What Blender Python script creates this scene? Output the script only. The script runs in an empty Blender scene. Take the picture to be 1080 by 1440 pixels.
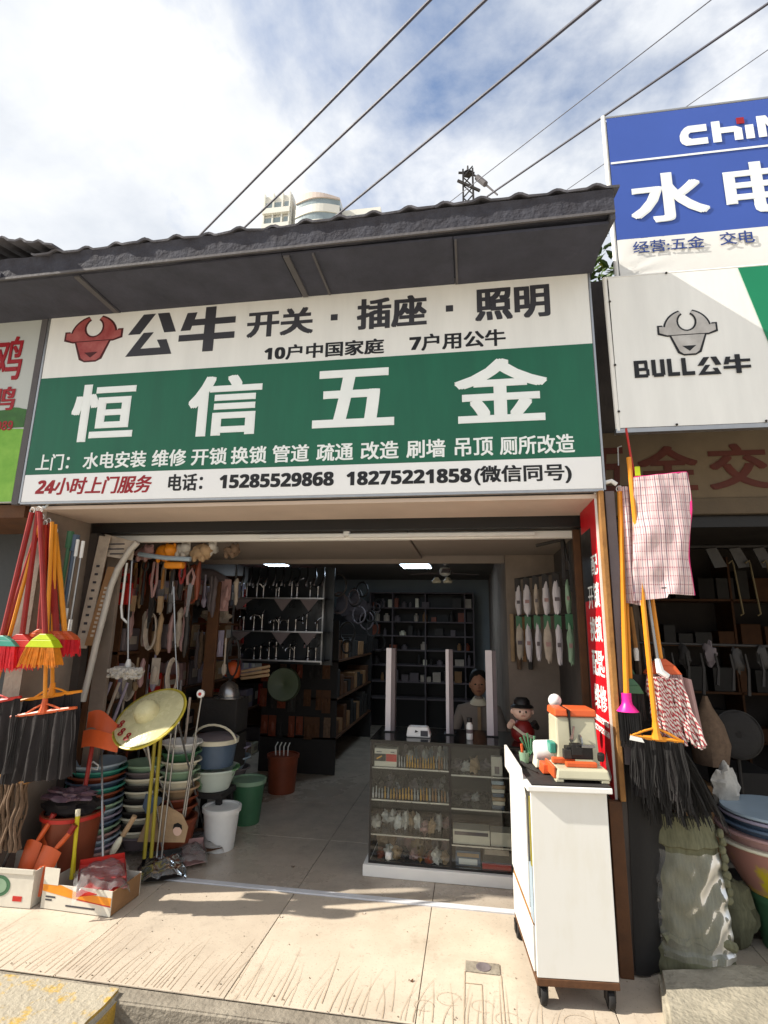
import bpy, bmesh, math, random
from mathutils import Vector, Matrix, Euler, noise
random.seed(7)
R = math.radians
SC = bpy.context.scene
COL = SC.collection

# ------------------------------------------------------------------ camera
cam_d = bpy.data.cameras.new('camera'); cam = bpy.data.objects.new('camera', cam_d); COL.objects.link(cam)
cam.location = (0.0, -3.436, 1.53)
cam.rotation_euler = (R(102.261), R(-0.919), R(9.028))
cam_d.sensor_fit = 'HORIZONTAL'; cam_d.sensor_width = 36.0; cam_d.lens = 25.0
cam_d.clip_start = 0.05; cam_d.clip_end = 2000
SC.camera = cam

# ------------------------------------------------------------------ sky and sun
SUN_DIR = Vector((1.2, 0.31, -1.0)).normalized()          # the way the light travels
W = bpy.data.worlds.new('World'); SC.world = W; W.use_nodes = True
wt = W.node_tree; wt.nodes.clear()
def wn(t, **k):
    n = wt.nodes.new(t)
    for a, b in k.items(): setattr(n, a, b)
    return n
sky = wn('ShaderNodeTexSky', sky_type='NISHITA', sun_disc=False)
sky.sun_elevation = math.asin(-SUN_DIR.z)
sky.sun_rotation = math.atan2(-SUN_DIR.x, -SUN_DIR.y)
sky.air_density = 1.0; sky.dust_density = 1.5; sky.ozone_density = 1.2
tc = wn('ShaderNodeTexCoord')
sep = wn('ShaderNodeSeparateXYZ'); wt.links.new(tc.outputs['Generated'], sep.inputs[0])
zz = wn('ShaderNodeMath', operation='MAXIMUM'); wt.links.new(sep.outputs['Z'], zz.inputs[0]); zz.inputs[1].default_value = 0.0
za = wn('ShaderNodeMath', operation='ADD'); wt.links.new(zz.outputs[0], za.inputs[0]); za.inputs[1].default_value = 0.35
vd = wn('ShaderNodeVectorMath', operation='DIVIDE')
cz = wn('ShaderNodeCombineXYZ')
for i in range(3): wt.links.new(za.outputs[0], cz.inputs[i])
wt.links.new(tc.outputs['Generated'], vd.inputs[0]); wt.links.new(cz.outputs[0], vd.inputs[1])
n1 = wn('ShaderNodeTexNoise'); n1.inputs['Scale'].default_value = 2.2; n1.inputs['Detail'].default_value = 9; n1.inputs['Roughness'].default_value = 0.58; n1.inputs['Distortion'].default_value = 0.2
n2 = wn('ShaderNodeTexNoise'); n2.inputs['Scale'].default_value = 2.6; n2.inputs['Detail'].default_value = 10; n2.inputs['Roughness'].default_value = 0.55; n2.inputs['Distortion'].default_value = 0.2
mp = wn('ShaderNodeMapping'); mp.inputs['Location'].default_value = (7.1, 2.2, 1.4)
mp2 = wn('ShaderNodeMapping'); mp2.inputs['Location'].default_value = (6.2, 9.1, 1.4)
for m_, n_ in ((mp, n1), (mp2, n2)):
    wt.links.new(vd.outputs[0], m_.inputs[0]); wt.links.new(m_.outputs[0], n_.inputs['Vector'])
cr = wn('ShaderNodeValToRGB'); wt.links.new(n1.outputs[0], cr.inputs[0])
cr.color_ramp.elements[0].position = 0.33; cr.color_ramp.elements[0].color = (0, 0, 0, 1)
cr.color_ramp.elements[1].position = 0.50; cr.color_ramp.elements[1].color = (1, 1, 1, 1)
cr2 = wn('ShaderNodeValToRGB'); wt.links.new(n2.outputs[0], cr2.inputs[0])
CLOUD = 4.9
cr2.color_ramp.elements[0].position = 0.34; cr2.color_ramp.elements[0].color = (0.62, 0.67, 0.75, 1)
cr2.color_ramp.elements[1].position = 0.62; cr2.color_ramp.elements[1].color = (0.98, 0.99, 1.0, 1)
sc_ = wn('ShaderNodeVectorMath', operation='SCALE'); wt.links.new(cr2.outputs[0], sc_.inputs[0]); sc_.inputs[3].default_value = CLOUD
mixc = wn('ShaderNodeMix', data_type='RGBA')
wt.links.new(cr.outputs[0], mixc.inputs[0]); wt.links.new(sky.outputs[0], mixc.inputs[6]); wt.links.new(sc_.outputs[0], mixc.inputs[7])
bg = wn('ShaderNodeBackground'); bg.inputs['Strength'].default_value = 0.10
wo = wn('ShaderNodeOutputWorld')
wt.links.new(mixc.outputs[2], bg.inputs[0]); wt.links.new(bg.outputs[0], wo.inputs[0])
sun_d = bpy.data.lights.new('sun', 'SUN'); sun_d.energy = 3.5; sun_d.angle = R(0.55); sun_d.color = (1.0, 0.94, 0.84)
sun = bpy.data.objects.new('sun', sun_d); COL.objects.link(sun); sun.location = (-12, -4, 12)
sun.rotation_euler = SUN_DIR.to_track_quat('-Z', 'Y').to_euler()
vs = SC.view_settings; vs.view_transform = 'Standard'; vs.look = 'None'; vs.exposure = 1.2; vs.gamma = 1.0; vs.use_curve_mapping = False

# ------------------------------------------------------------------ helpers
def C(h):
    h = h.lstrip('#'); v = [int(h[i:i+2], 16) / 255 for i in (0, 2, 4)]
    return tuple(x / 12.92 if x <= 0.04045 else ((x + 0.055) / 1.055) ** 2.4 for x in v) + (1,)
def mat(name, col, rough=0.6, var=0.18, scale=6.0, bump=0.15, bscale=40.0, metal=0.0, col2=None, spec=0.4, emit=None, estr=0, sheen=0, alpha=None, thr=None, stretch=None):
    m = bpy.data.materials.new(name); m.use_nodes = True; nt = m.node_tree; p = nt.nodes['Principled BSDF']
    c = C(col) if isinstance(col, str) else col
    p.inputs['Roughness'].default_value = rough; p.inputs['Metallic'].default_value = metal
    p.inputs['Specular IOR Level'].default_value = spec
    if emit: p.inputs['Emission Color'].default_value = C(emit); p.inputs['Emission Strength'].default_value = estr
    t = nt.nodes.new('ShaderNodeTexCoord')
    if var > 0:
        n = nt.nodes.new('ShaderNodeTexNoise'); n.inputs['Scale'].default_value = scale; n.inputs['Detail'].default_value = 7; n.inputs['Roughness'].default_value = 0.62
        if stretch:
            mpn = nt.nodes.new('ShaderNodeMapping'); mpn.inputs['Scale'].default_value = stretch
            nt.links.new(t.outputs['Object'], mpn.inputs[0]); nt.links.new(mpn.outputs[0], n.inputs['Vector'])
        else: nt.links.new(t.outputs['Object'], n.inputs['Vector'])
        r = nt.nodes.new('ShaderNodeValToRGB'); nt.links.new(n.outputs[0], r.inputs[0])
        a, b = r.color_ramp.elements
        lo, hi = thr if thr else (0.28, 0.72)
        a.position = lo; b.position = hi
        if col2: a.color = C(col2); b.color = c
        else:
            a.color = tuple(x * (1 - var) for x in c[:3]) + (1,); b.color = tuple(min(1, x * (1 + var * 0.6)) for x in c[:3]) + (1,)
        nt.links.new(r.outputs[0], p.inputs['Base Color'])
        rr = nt.nodes.new('ShaderNodeMapRange'); nt.links.new(n.outputs[0], rr.inputs[0]); rr.inputs[3].default_value = max(0.02, rough - 0.12); rr.inputs[4].default_value = min(1, rough + 0.12)
        nt.links.new(rr.outputs[0], p.inputs['Roughness'])
    else: p.inputs['Base Color'].default_value = c
    if bump > 0:
        n2_ = nt.nodes.new('ShaderNodeTexNoise'); n2_.inputs['Scale'].default_value = bscale; n2_.inputs['Detail'].default_value = 4
        nt.links.new(t.outputs['Object'], n2_.inputs['Vector'])
        b_ = nt.nodes.new('ShaderNodeBump'); b_.inputs['Strength'].default_value = bump; b_.inputs['Distance'].default_value = 0.01
        nt.links.new(n2_.outputs[0], b_.inputs['Height']); nt.links.new(b_.outputs[0], p.inputs['Normal'])
    return m
def tile_mat(name, c0, c1, dirt, rough=0.5, seed=0.0):
    """glazed tile with cloudy tone, rubbed-in dirt patches and fine specks"""
    m = bpy.data.materials.new(name); m.use_nodes = True; nt = m.node_tree; p = nt.nodes['Principled BSDF']
    t = nt.nodes.new('ShaderNodeTexCoord'); mpn = nt.nodes.new('ShaderNodeMapping'); mpn.inputs['Location'].default_value = (seed, seed*2, 0); nt.links.new(t.outputs['Object'], mpn.inputs[0])
    def nz(sc, det, lo, hi, ro=0.6):
        n = nt.nodes.new('ShaderNodeTexNoise'); n.inputs['Scale'].default_value = sc; n.inputs['Detail'].default_value = det; n.inputs['Roughness'].default_value = ro
        nt.links.new(mpn.outputs[0], n.inputs['Vector']); r = nt.nodes.new('ShaderNodeMapRange'); r.inputs[1].default_value = lo; r.inputs[2].default_value = hi; nt.links.new(n.outputs[0], r.inputs[0]); return r.outputs[0]
    def mix(f, a, b, k=1.0):
        mx = nt.nodes.new('ShaderNodeMix'); mx.data_type = 'RGBA'; mu = nt.nodes.new('ShaderNodeMath'); mu.operation = 'MULTIPLY'; mu.inputs[1].default_value = k
        nt.links.new(f, mu.inputs[0]); nt.links.new(mu.outputs[0], mx.inputs[0])
        if isinstance(a, tuple): mx.inputs[6].default_value = a
        else: nt.links.new(a, mx.inputs[6])
        mx.inputs[7].default_value = b; return mx.outputs[2]
    o = mix(nz(4, 6, .3, .7), C(c0), C(c1)); o = mix(nz(1.6, 9, .50, .72, .7), o, C(dirt), .55); o = mix(nz(90, 2, .62, .72), o, C(dirt), .6); o = mix(nz(13, 8, .60, .70, .7), o, C(dirt), .5)
    nt.links.new(o, p.inputs['Base Color'])
    rr = nt.nodes.new('ShaderNodeMapRange'); rr.inputs[3].default_value = rough-.1; rr.inputs[4].default_value = rough+.3; nt.links.new(nz(1.6, 9, .4, .7, .7), rr.inputs[0]); nt.links.new(rr.outputs[0], p.inputs['Roughness'])
    b_ = nt.nodes.new('ShaderNodeBump'); b_.inputs['Strength'].default_value = .12; b_.inputs['Distance'].default_value = .004; nt.links.new(nz(60, 5, .2, .8), b_.inputs['Height']); nt.links.new(b_.outputs[0], p.inputs['Normal'])
    return m
def film(name, tint=(0.9, 0.92, 0.92), gloss=0.12, dens=0.1, rough=0.05):
    """thin clear pane or wrap: see-through, with a mirror coat that grows at grazing angles"""
    m = bpy.data.materials.new(name); m.use_nodes = True; nt = m.node_tree; nt.nodes.clear()
    o = nt.nodes.new('ShaderNodeOutputMaterial'); tr = nt.nodes.new('ShaderNodeBsdfTransparent'); tr.inputs[0].default_value = tuple(tint) + (1,)
    df = nt.nodes.new('ShaderNodeBsdfDiffuse'); df.inputs[0].default_value = (0.7, 0.7, 0.68, 1)
    gl = nt.nodes.new('ShaderNodeBsdfGlossy'); gl.inputs['Roughness'].default_value = rough
    m1 = nt.nodes.new('ShaderNodeMixShader'); m1.inputs[0].default_value = dens
    nt.links.new(tr.outputs[0], m1.inputs[1]); nt.links.new(df.outputs[0], m1.inputs[2])
    fr = nt.nodes.new('ShaderNodeFresnel'); fr.inputs[0].default_value = 1.45
    ad = nt.nodes.new('ShaderNodeMath'); ad.operation = 'ADD'; ad.inputs[1].default_value = gloss; nt.links.new(fr.outputs[0], ad.inputs[0])
    m2 = nt.nodes.new('ShaderNodeMixShader'); nt.links.new(ad.outputs[0], m2.inputs[0])
    nt.links.new(m1.outputs[0], m2.inputs[1]); nt.links.new(gl.outputs[0], m2.inputs[2]); nt.links.new(m2.outputs[0], o.inputs[0])
    return m

class MB:
    def __init__(s): s.v = []; s.f = []
    def add(s, vs_, fs):
        b = len(s.v); s.v += [tuple(v) for v in vs_]; s.f += [tuple(i + b for i in f) for f in fs]; return s
    def box(s, x0, x1, y0, y1, z0, z1):
        return s.add([(x0,y0,z0),(x1,y0,z0),(x1,y1,z0),(x0,y1,z0),(x0,y0,z1),(x1,y0,z1),(x1,y1,z1),(x0,y1,z1)],
                     [(0,3,2,1),(4,5,6,7),(0,1,5,4),(1,2,6,5),(2,3,7,6),(3,0,4,7)])
    def fr(s, c0, h0, c1, h1):
        """frustum with rectangular ends: centre c0 half sizes h0=(hx,hy) to centre c1 half sizes h1"""
        vs_ = []
        for c, h in ((c0, h0), (c1, h1)):
            for sx, sy in ((-1,-1),(1,-1),(1,1),(-1,1)): vs_.append((c[0]+sx*h[0], c[1]+sy*h[1], c[2]))
        return s.add(vs_, [(0,3,2,1),(4,5,6,7),(0,1,5,4),(1,2,6,5),(2,3,7,6),(3,0,4,7)])
    def tube(s, pts, r, n=8, cap=True):
        pts = [Vector(p) for p in pts]; k = len(pts)
        rs = r if isinstance(r, (list, tuple)) else [r] * k
        b = len(s.v); prev = None
        for i, p in enumerate(pts):
            d = (pts[min(i+1, k-1)] - pts[max(i-1, 0)]).normalized()
            if prev is None: a = d.orthogonal().normalized()
            else:
                a = prev - d * prev.dot(d)
                a = a.normalized() if a.length > 1e-6 else d.orthogonal().normalized()
            prev = a; c = d.cross(a)
            for j in range(n):
                t = 2 * math.pi * j / n
                s.v.append(tuple(p + (a * math.cos(t) + c * math.sin(t)) * rs[i]))
        for i in range(k - 1):
            for j in range(n):
                q = (j + 1) % n
                s.f.append((b+i*n+j, b+i*n+q, b+(i+1)*n+q, b+(i+1)*n+j))
        if cap:
            s.f.append(tuple(b + j for j in range(n))[::-1]); s.f.append(tuple(b + (k-1)*n + j for j in range(n)))
        return s
    def lathe(s, prof, n=24, c=(0,0,0), axis=(0,0,1), wob=0.0):
        """prof = list of (radius, height)"""
        q = Vector((0,0,1)).rotation_difference(Vector(axis).normalized()); c = Vector(c); b = len(s.v); k = len(prof)
        for (r, z) in prof:
            for j in range(n):
                t = 2*math.pi*j/n; rr = r*(1+wob*math.sin(3*t+z*20))
                s.v.append(tuple(c + q @ Vector((rr*math.cos(t), rr*math.sin(t), z))))
        for i in range(k-1):
            for j in range(n):
                p = (j+1) % n; s.f.append((b+i*n+j, b+i*n+p, b+(i+1)*n+p, b+(i+1)*n+j))
        if prof[0][0] > 1e-4: s.f.append(tuple(b+j for j in range(n))[::-1])
        if prof[-1][0] > 1e-4: s.f.append(tuple(b+(k-1)*n+j for j in range(n)))
        return s
    def ell(s, c, r, n=12, m=8, lump=0.0, seed=0.0):
        b = len(s.v); c = Vector(c)
        for i in range(m+1):
            ph = math.pi*i/m
            for j in range(n):
                t = 2*math.pi*j/n
                d = Vector((math.sin(ph)*math.cos(t), math.sin(ph)*math.sin(t), -math.cos(ph)))
                k = 1 + (lump*noise.noise(d*2.1+Vector((seed,seed*1.7,3))) if lump else 0)
                s.v.append((c.x+d.x*r[0]*k, c.y+d.y*r[1]*k, c.z+d.z*r[2]*k))
        for i in range(m):
            for j in range(n):
                p=(j+1)%n; s.f.append((b+i*n+j,b+i*n+p,b+(i+1)*n+p,b+(i+1)*n+j))
        return s
    def poly(s, pts, y0, y1):
        """outline in x,z extruded from y0 (front) to y1"""
        n = len(pts); b = len(s.v)
        for y in (y0, y1):
            for (x, z) in pts: s.v.append((x, y, z))
        s.f.append(tuple(b+i for i in range(n))); s.f.append(tuple(b+n+i for i in range(n))[::-1])
        for i in range(n):
            j=(i+1)%n; s.f.append((b+j,b+i,b+n+i,b+n+j))
        return s
    def sheet(s, fn, nu, nv, th=0.0):
        """fn(u,v)->point, u,v in 0..1; th gives thickness along the normal"""
        b = len(s.v); P = [[Vector(fn(i/nu, j/nv)) for i in range(nu+1)] for j in range(nv+1)]
        N = (nu+1)*(nv+1)
        nor = []
        for j in range(nv+1):
            for i in range(nu+1):
                du = P[j][min(i+1,nu)]-P[j][max(i-1,0)]; dv = P[min(j+1,nv)][i]-P[max(j-1,0)][i]
                q = du.cross(dv); nor.append(q.normalized() if q.length > 1e-9 else Vector((0,0,1)))
        for j in range(nv+1):
            for i in range(nu+1): s.v.append(tuple(P[j][i]))
        idx = lambda i,j: b+j*(nu+1)+i
        for j in range(nv):
            for i in range(nu): s.f.append((idx(i,j),idx(i+1,j),idx(i+1,j+1),idx(i,j+1)))
        if th:
            k = 0
            for j in range(nv+1):
                for i in range(nu+1): s.v.append(tuple(P[j][i]-nor[k]*th)); k += 1
            ix2 = lambda i,j: b+N+j*(nu+1)+i
            for j in range(nv):
                for i in range(nu): s.f.append((ix2(i,j),ix2(i,j+1),ix2(i+1,j+1),ix2(i+1,j)))
            for i in range(nu):
                s.f.append((idx(i+1,0),idx(i,0),ix2(i,0),ix2(i+1,0))); s.f.append((idx(i,nv),idx(i+1,nv),ix2(i+1,nv),ix2(i,nv)))
            for j in range(nv):
                s.f.append((idx(0,j),idx(0,j+1),ix2(0,j+1),ix2(0,j))); s.f.append((idx(nu,j+1),idx(nu,j),ix2(nu,j),ix2(nu,j+1)))
        return s
    def xf(s, M, start=0):
        for i in range(start, len(s.v)): s.v[i] = tuple(M @ Vector(s.v[i]))
        return s

OFF = {}
def link(o, parent=None):
    COL.objects.link(o)
    if parent is not None: o.parent = parent
    return o
def mesh_of(name, mb, m, smooth, off):
    me = bpy.data.meshes.new(name)
    me.from_pydata([(x-off[0], y-off[1], z-off[2]) for x, y, z in mb.v], [], mb.f)
    me.materials.append(m)
    bm = bmesh.new(); bm.from_mesh(me); bmesh.ops.recalc_face_normals(bm, faces=bm.faces); bm.to_mesh(me); bm.free()
    if smooth:
        me.polygons.foreach_set('use_smooth', [True]*len(me.polygons))
        try: me.set_sharp_from_angle(angle=R(38))
        except Exception: pass
    me.update(); return me
def tag(o, label=None, cat=None, group=None, kind=None):
    if label: o['label'] = label
    if cat: o['category'] = cat
    if group: o['group'] = group
    if kind: o['kind'] = kind
    return o
def thing(name, label, cat, loc=(0,0,0), rz=0.0, group=None, world=True, kind=None):
    """an Empty at the thing's base; its parts are written in world coordinates unless world=False"""
    o = link(bpy.data.objects.new(name, None)); o.empty_display_size = 0.05
    o.location = loc; o.rotation_euler = (0, 0, rz)
    OFF[o] = Vector(loc) if world else Vector((0,0,0))
    return tag(o, label, cat, group, kind)
def bevel(o, w, seg=2):
    b = o.modifiers.new('bevel', 'BEVEL'); b.width = w; b.segments = seg; b.limit_method = 'ANGLE'; b.angle_limit = R(40)
def part(parent, name, mb, m, smooth=False, bev=0, label=None, kind=None):
    off = OFF[parent]
    o = link(bpy.data.objects.new(name, mesh_of(name, mb, m, smooth, off)), parent); OFF[o] = off
    if bev: bevel(o, bev)
    if label: o['label'] = label
    if kind: o['kind'] = kind
    return o
def solo(name, label, cat, mb, m, smooth=False, bev=0, group=None, kind=None):
    xs = [v[0] for v in mb.v]; ys = [v[1] for v in mb.v]; zs = [v[2] for v in mb.v]
    off = ((min(xs)+max(xs))/2, (min(ys)+max(ys))/2, min(zs))
    o = link(bpy.data.objects.new(name, mesh_of(name, mb, m, smooth, off))); o.location = off; OFF[o] = Vector(off)
    if bev: bevel(o, bev)
    return tag(o, label, cat, group, kind)
def struct(name, mb, m, smooth=False, bev=0, kind='structure'):
    return solo(name, None, None, mb, m, smooth, bev, None, kind)
def copy_tree(o, parent=None):
    c = o.copy(); COL.objects.link(c); c.parent = parent
    for ch in list(o.children): copy_tree(ch, c)
    return c
ORD = ['first','second','third','fourth','fifth','sixth','seventh','eighth','ninth','tenth','eleventh','twelfth','thirteenth','fourteenth','fifteenth','sixteenth','seventeenth','eighteenth','nineteenth','twentieth'] + ['twenty-'+w for w in ('first','second','third','fourth','fifth','sixth','seventh','eighth')]

def text(parent, body, x0, x1, z0, z1, y, m, bold=0.0, name='lettering', shear=0.0, onx=None, ext=0.0015, fn=None):
    """flat lettering filling the box x0..x1, z0..z1 on the plane y (or on the plane x=onx, then x0,x1 are y values)"""
    cu = bpy.data.curves.new('t', 'FONT'); cu.body = ''.join(chr(0x1D7EC+int(c)) if c in '0123456789' else c for c in body); cu.shear = shear; cu.extrude = 0.01; cu.resolution_u = 3
    ob = bpy.data.objects.new('t', cu); COL.objects.link(ob)
    dg = bpy.context.evaluated_depsgraph_get(); dg.update()
    me = bpy.data.meshes.new_from_object(ob.evaluated_get(dg))
    bpy.data.objects.remove(ob); bpy.data.curves.remove(cu)
    vv = [v.co.copy() for v in me.vertices]; ff = [tuple(p.vertices) for p in me.polygons]; bpy.data.meshes.remove(me)
    ax, bx_, ay, by = min(v.x for v in vv), max(v.x for v in vv), min(v.y for v in vv), max(v.y for v in vv)
    off = OFF[parent]; q = MB()
    # bold weight: the outline is laid down a few times, shifted by the stroke gain, each a hair further out
    sh = [(0, 0)] if bold <= 0 else [(-1, -.6), (1, .6), (-1, .6), (1, -.6), (0, 0)]
    if bold > 0 and abs(z1-z0) > .2: sh = [(a_*k_, b_*.6*k_) for k_ in (1, .5) for a_, b_ in ((-1,-1),(1,-1),(1,1),(-1,1),(-1,0),(1,0),(0,1),(0,-1))] + [(0, 0)]
    gx = bold*(1 if x1 > x0 else -1); sx_, sz_ = (x1-x0)/(bx_-ax+2*abs(gx)), (z1-z0)/(by-ay+1.2*bold)
    for k, (dx, dz) in enumerate(sh):
        vs_ = []
        for v in vv:
            u = x0 + (v.x-ax+abs(gx)+dx*bold)*sx_; w = z0 + (v.y-ay+.6*bold+dz*bold)*sz_; e = (ext+0.0001*k) if v.z > 0 else 0.0
            p = (u, y-e, w) if onx is None else (onx-e, u, w)
            if fn: p = fn(u, w, e)
            vs_.append(Vector(p) - off)
        q.add(vs_, ff)
    me = bpy.data.meshes.new(name); me.from_pydata(q.v, [], q.f); me.materials.append(m); me.update()
    o = link(bpy.data.objects.new(name, me), parent); OFF[o] = off
    return o

# ------------------------------------------------------------------ materials
M = {}
M['white'] = mat('white_paint', '#e6e4de', 0.5, 0.06, 3, 0.05)
M['white_pl'] = mat('white_plastic', '#dcdcd8', 0.35, 0.08, 9, 0.04)
M['cab_white'] = mat('white_laminate', '#dfddd6', 0.34, 0.05, 9, 0.03, 12, col2='#dad7cd', thr=(.30,.5), stretch=(1, 1, .3))
M['banner_white'] = mat('sign_white', '#e9e9e5', 0.42, 0.09, 2.2, 0.10, 2.0, stretch=(3, 3, .5))
M['sign_green'] = mat('sign_green', '#186248', 0.45, 0.16, 2.4, 0.10, 2.0, stretch=(3, 3, .5))
M['sign_ink'] = mat('sign_ink', '#17171a', 0.5, 0.05, 5, 0)
M['sign_char'] = mat('sign_charcoal', '#3a3a40', 0.5, 0.05, 5, 0)
M['sign_red'] = mat('sign_red', '#98141f', 0.5, 0.06, 5, 0)
M['sign_letter'] = mat('sign_letter_white', '#eef2f0', 0.45, 0.05, 5, 0)
M['logo_red'] = mat('logo_red', '#8c2a2c', 0.45, 0.3, 9, 0, col2='#b56a66')
M['logo_dark'] = mat('logo_dark', '#4b1a1c', 0.5, 0.05, 5, 0)
M['logo_grey'] = mat('logo_grey', '#c9c7c4', 0.45, 0.3, 9, 0, col2='#9c9894')
M['alu'] = mat('aluminium', '#a9aaab', 0.35, 0.12, 14, 0.05, metal=0.85)
M['steel'] = mat('brushed_steel', '#9a9a9a', 0.3, 0.15, 20, 0.05, metal=0.9)
M['chrome'] = mat('chrome', '#8c8c8f', 0.22, 0.05, 20, 0, metal=1.0)
M['shade_brass'] = mat('shade_darkened_brass', '#5e5136', 0.6, 0.3, 20, 0, metal=0.4)  # brass darkened, with the shade of the right shop in its colour
M['shade_grey'] = mat('shade_darkened_grey', '#383532', 0.6, 0.35, 9, 0.2)  # dark grey that carries the shade of the shop interiors
M['brass'] = mat('brass', '#b98f45', 0.3, 0.15, 20, 0, metal=0.9)
M['iron'] = mat('dark_iron', '#3b3836', 0.55, 0.3, 20, 0.2, metal=0.5)
M['black'] = mat('black_plastic', '#161413', 0.5, 0.2, 10, 0.1)
M['rubber'] = mat('black_rubber', '#1d1b1a', 0.75, 0.25, 14, 0.2)
M['roof'] = mat('weathered_roof_sheet', '#6b6a70', 0.9, 0.4, 6, 0.6, 30, col2='#45444a')
M['fascia'] = mat('weathered_fascia', '#45464f', 0.95, 0.4, 9, 0.9, 40, col2='#2f2d33')
M['roof_under'] = mat('roof_underside_board', '#4a4b57', 0.85, 0.35, 5, 0.4, 25, col2='#373842')
M['batten'] = mat('grey_batten', '#5d5a5c', 0.8, 0.2, 5, 0.3)
M['soffit'] = mat('soffit_panel', '#cdbaab', 0.6, 0.12, 2.5, 0.1)
M['wall'] = mat('plaster', '#97897c', 0.85, 0.22, 2.4, 0.3, 25, col2='#6f6359')
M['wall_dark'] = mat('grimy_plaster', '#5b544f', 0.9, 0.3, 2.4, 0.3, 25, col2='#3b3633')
M['ceil'] = mat('ceiling_panel', '#8d8279', 0.8, 0.12, 2.4, 0.1)
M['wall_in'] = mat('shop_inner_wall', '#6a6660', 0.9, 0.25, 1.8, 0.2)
M['tile'] = tile_mat('beige_floor_tile', '#cabca9', '#bcae9b', '#8d7f6e', .5)
M['tile_in'] = tile_mat('indoor_floor_tile', '#b5a999', '#a69a8b', '#6b6054', .30, 4.0)
M['tile2'] = tile_mat('beige_floor_tile_worn', '#c5b7a4', '#b6a896', '#867a6c', .45, 2.0)
M['grout'] = mat('dirty_grout', '#5f564c', 0.95, 0.2, 20, 0.3)
M['groove'] = mat('scratched_cement', '#b09d86', 0.95, 0.3, 20, 0.3)
M['conc'] = mat('worn_concrete', '#9c9384', 0.95, 0.35, 6, 0.9, 45, col2='#6f675b')
M['conc_l'] = mat('pale_concrete', '#a9a08d', 0.95, 0.35, 9, 1.0, 50, col2='#7d7768')
M['yellowconc'] = mat('yellow_painted_concrete', '#b8963f', 0.9, 0.3, 15, 0.8, 50, col2='#a59c8a', thr=(0.54, 0.66))
M['street'] = mat('street_concrete', '#aea596', 0.95, 0.2, 2, 0.6, 60)  # street mostly unseen; pale tone chosen to bounce light onto sign and soffit
M['wood'] = mat('raw_wood', '#a2753f', 0.75, 0.35, 9, 0.3, 30, col2='#7a5228')
M['wood_d'] = mat('dark_wood', '#5a3a22', 0.75, 0.35, 9, 0.3, 30)
M['bamboo'] = mat('bamboo', '#978a2c', 0.5, 0.2, 12, 0.1)
M['board_grey'] = mat('grey_board', '#6a6163', 0.8, 0.2, 5, 0.2)
M['paper'] = mat('aged_paper', '#b3a697', 0.85, 0.25, 14, 0.1)
M['pvc'] = mat('white_pvc_pipe', '#b9b4ab', 0.45, 0.15, 6, 0.05)
M['red_pl'] = mat('red_plastic', '#b8281f', 0.42, 0.15, 8, 0.05)
M['red_handle'] = mat('red_coated_handle', '#8f231d', 0.4, 0.25, 10, 0.05)
M['or_handle'] = mat('orange_coated_handle', '#dc8d22', 0.35, 0.12, 10, 0.05)
M['or_pl'] = mat('orange_plastic', '#cc5a2c', 0.4, 0.15, 8, 0.05)
M['or_y'] = mat('amber_plastic', '#e08a1c', 0.45, 0.15, 10, 0.1)
M['teal'] = mat('teal_plastic', '#3a8a78', 0.4, 0.12, 8, 0.05)
M['lime'] = mat('lime_plastic', '#b9c916', 0.4, 0.15, 8, 0.05)
M['br_red'] = mat('red_bristles', '#d3222c', 0.6, 0.25, 30, 0)
M['br_or'] = mat('orange_bristles', '#d98018', 0.6, 0.25, 30, 0)
M['pink_pl'] = mat('pink_plastic', '#e0218f', 0.4, 0.12, 8, 0.05)
M['green_pl'] = mat('green_plastic', '#3f6b4c', 0.42, 0.15, 8, 0.05)
M['green_l'] = mat('pale_green_plastic', '#88a488', 0.42, 0.15, 8, 0.05)
M['blue_pl'] = mat('blue_plastic', '#4f6074', 0.42, 0.15, 8, 0.05)
M['blue_l'] = mat('pale_blue_plastic', '#98a8b3', 0.42, 0.12, 8, 0.05)
M['lilac'] = mat('lilac_plastic', '#938b9c', 0.42, 0.12, 8, 0.05)
M['pinkpale'] = mat('dusty_pink_plastic', '#a5827e', 0.45, 0.15, 8, 0.05)
M['yel_pl'] = mat('yellow_plastic', '#c9b81d', 0.42, 0.15, 8, 0.05)
M['cream'] = mat('cream_plastic', '#d8d2ba', 0.4, 0.12, 7, 0.05)
M['machine'] = mat('machine_enamel', '#b9b49a', 0.38, 0.10, 6, 0.05)
M['brown_pl'] = mat('brown_plastic', '#7d3d25', 0.5, 0.25, 8, 0.1)
M['tan'] = mat('tan_cloth', '#a58a6a', 0.9, 0.2, 14, 0.3)
M['brown_str'] = mat('brown_strands', '#6f5a48', 0.95, 0.35, 30, 0.2)
M['white_str'] = mat('white_fluff', '#b9b4ab', 0.95, 0.2, 40, 0.3)
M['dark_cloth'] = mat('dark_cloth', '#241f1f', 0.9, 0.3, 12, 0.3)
M['film'] = film('clear_wrap', (0.93, 0.94, 0.93), 0.02, 0.16, 0.2)
M['glass'] = film('display_glass', (0.95, 0.97, 0.96), 0.0, 0.0, 0.02)
M['net_wrap'] = film('cloudy_wrap', (0.94, 0.94, 0.92), 0.0, 0.09, 0.38)
M['lamp'] = mat('lit_ceiling_panel', '#ffffff', 0.5, 0, 1, 0, emit='#d6ecff', estr=9.0)
M['screenwhite'] = mat('white_card', '#c9c3c6', 0.5, 0.08, 6, 0.02)
M['skin'] = mat('skin', '#a87a60', 0.6, 0.1, 8, 0.05)
M['shirt'] = mat('pale_shirt', '#8a8077', 0.9, 0.15, 8, 0.2)
M['hair'] = mat('black_hair', '#0f0d0c', 0.6, 0.2, 30, 0.2)
M['leaf'] = mat('leaf', '#4f6a24', 0.55, 0.4, 3, 0, col2='#2f4416')
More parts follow.
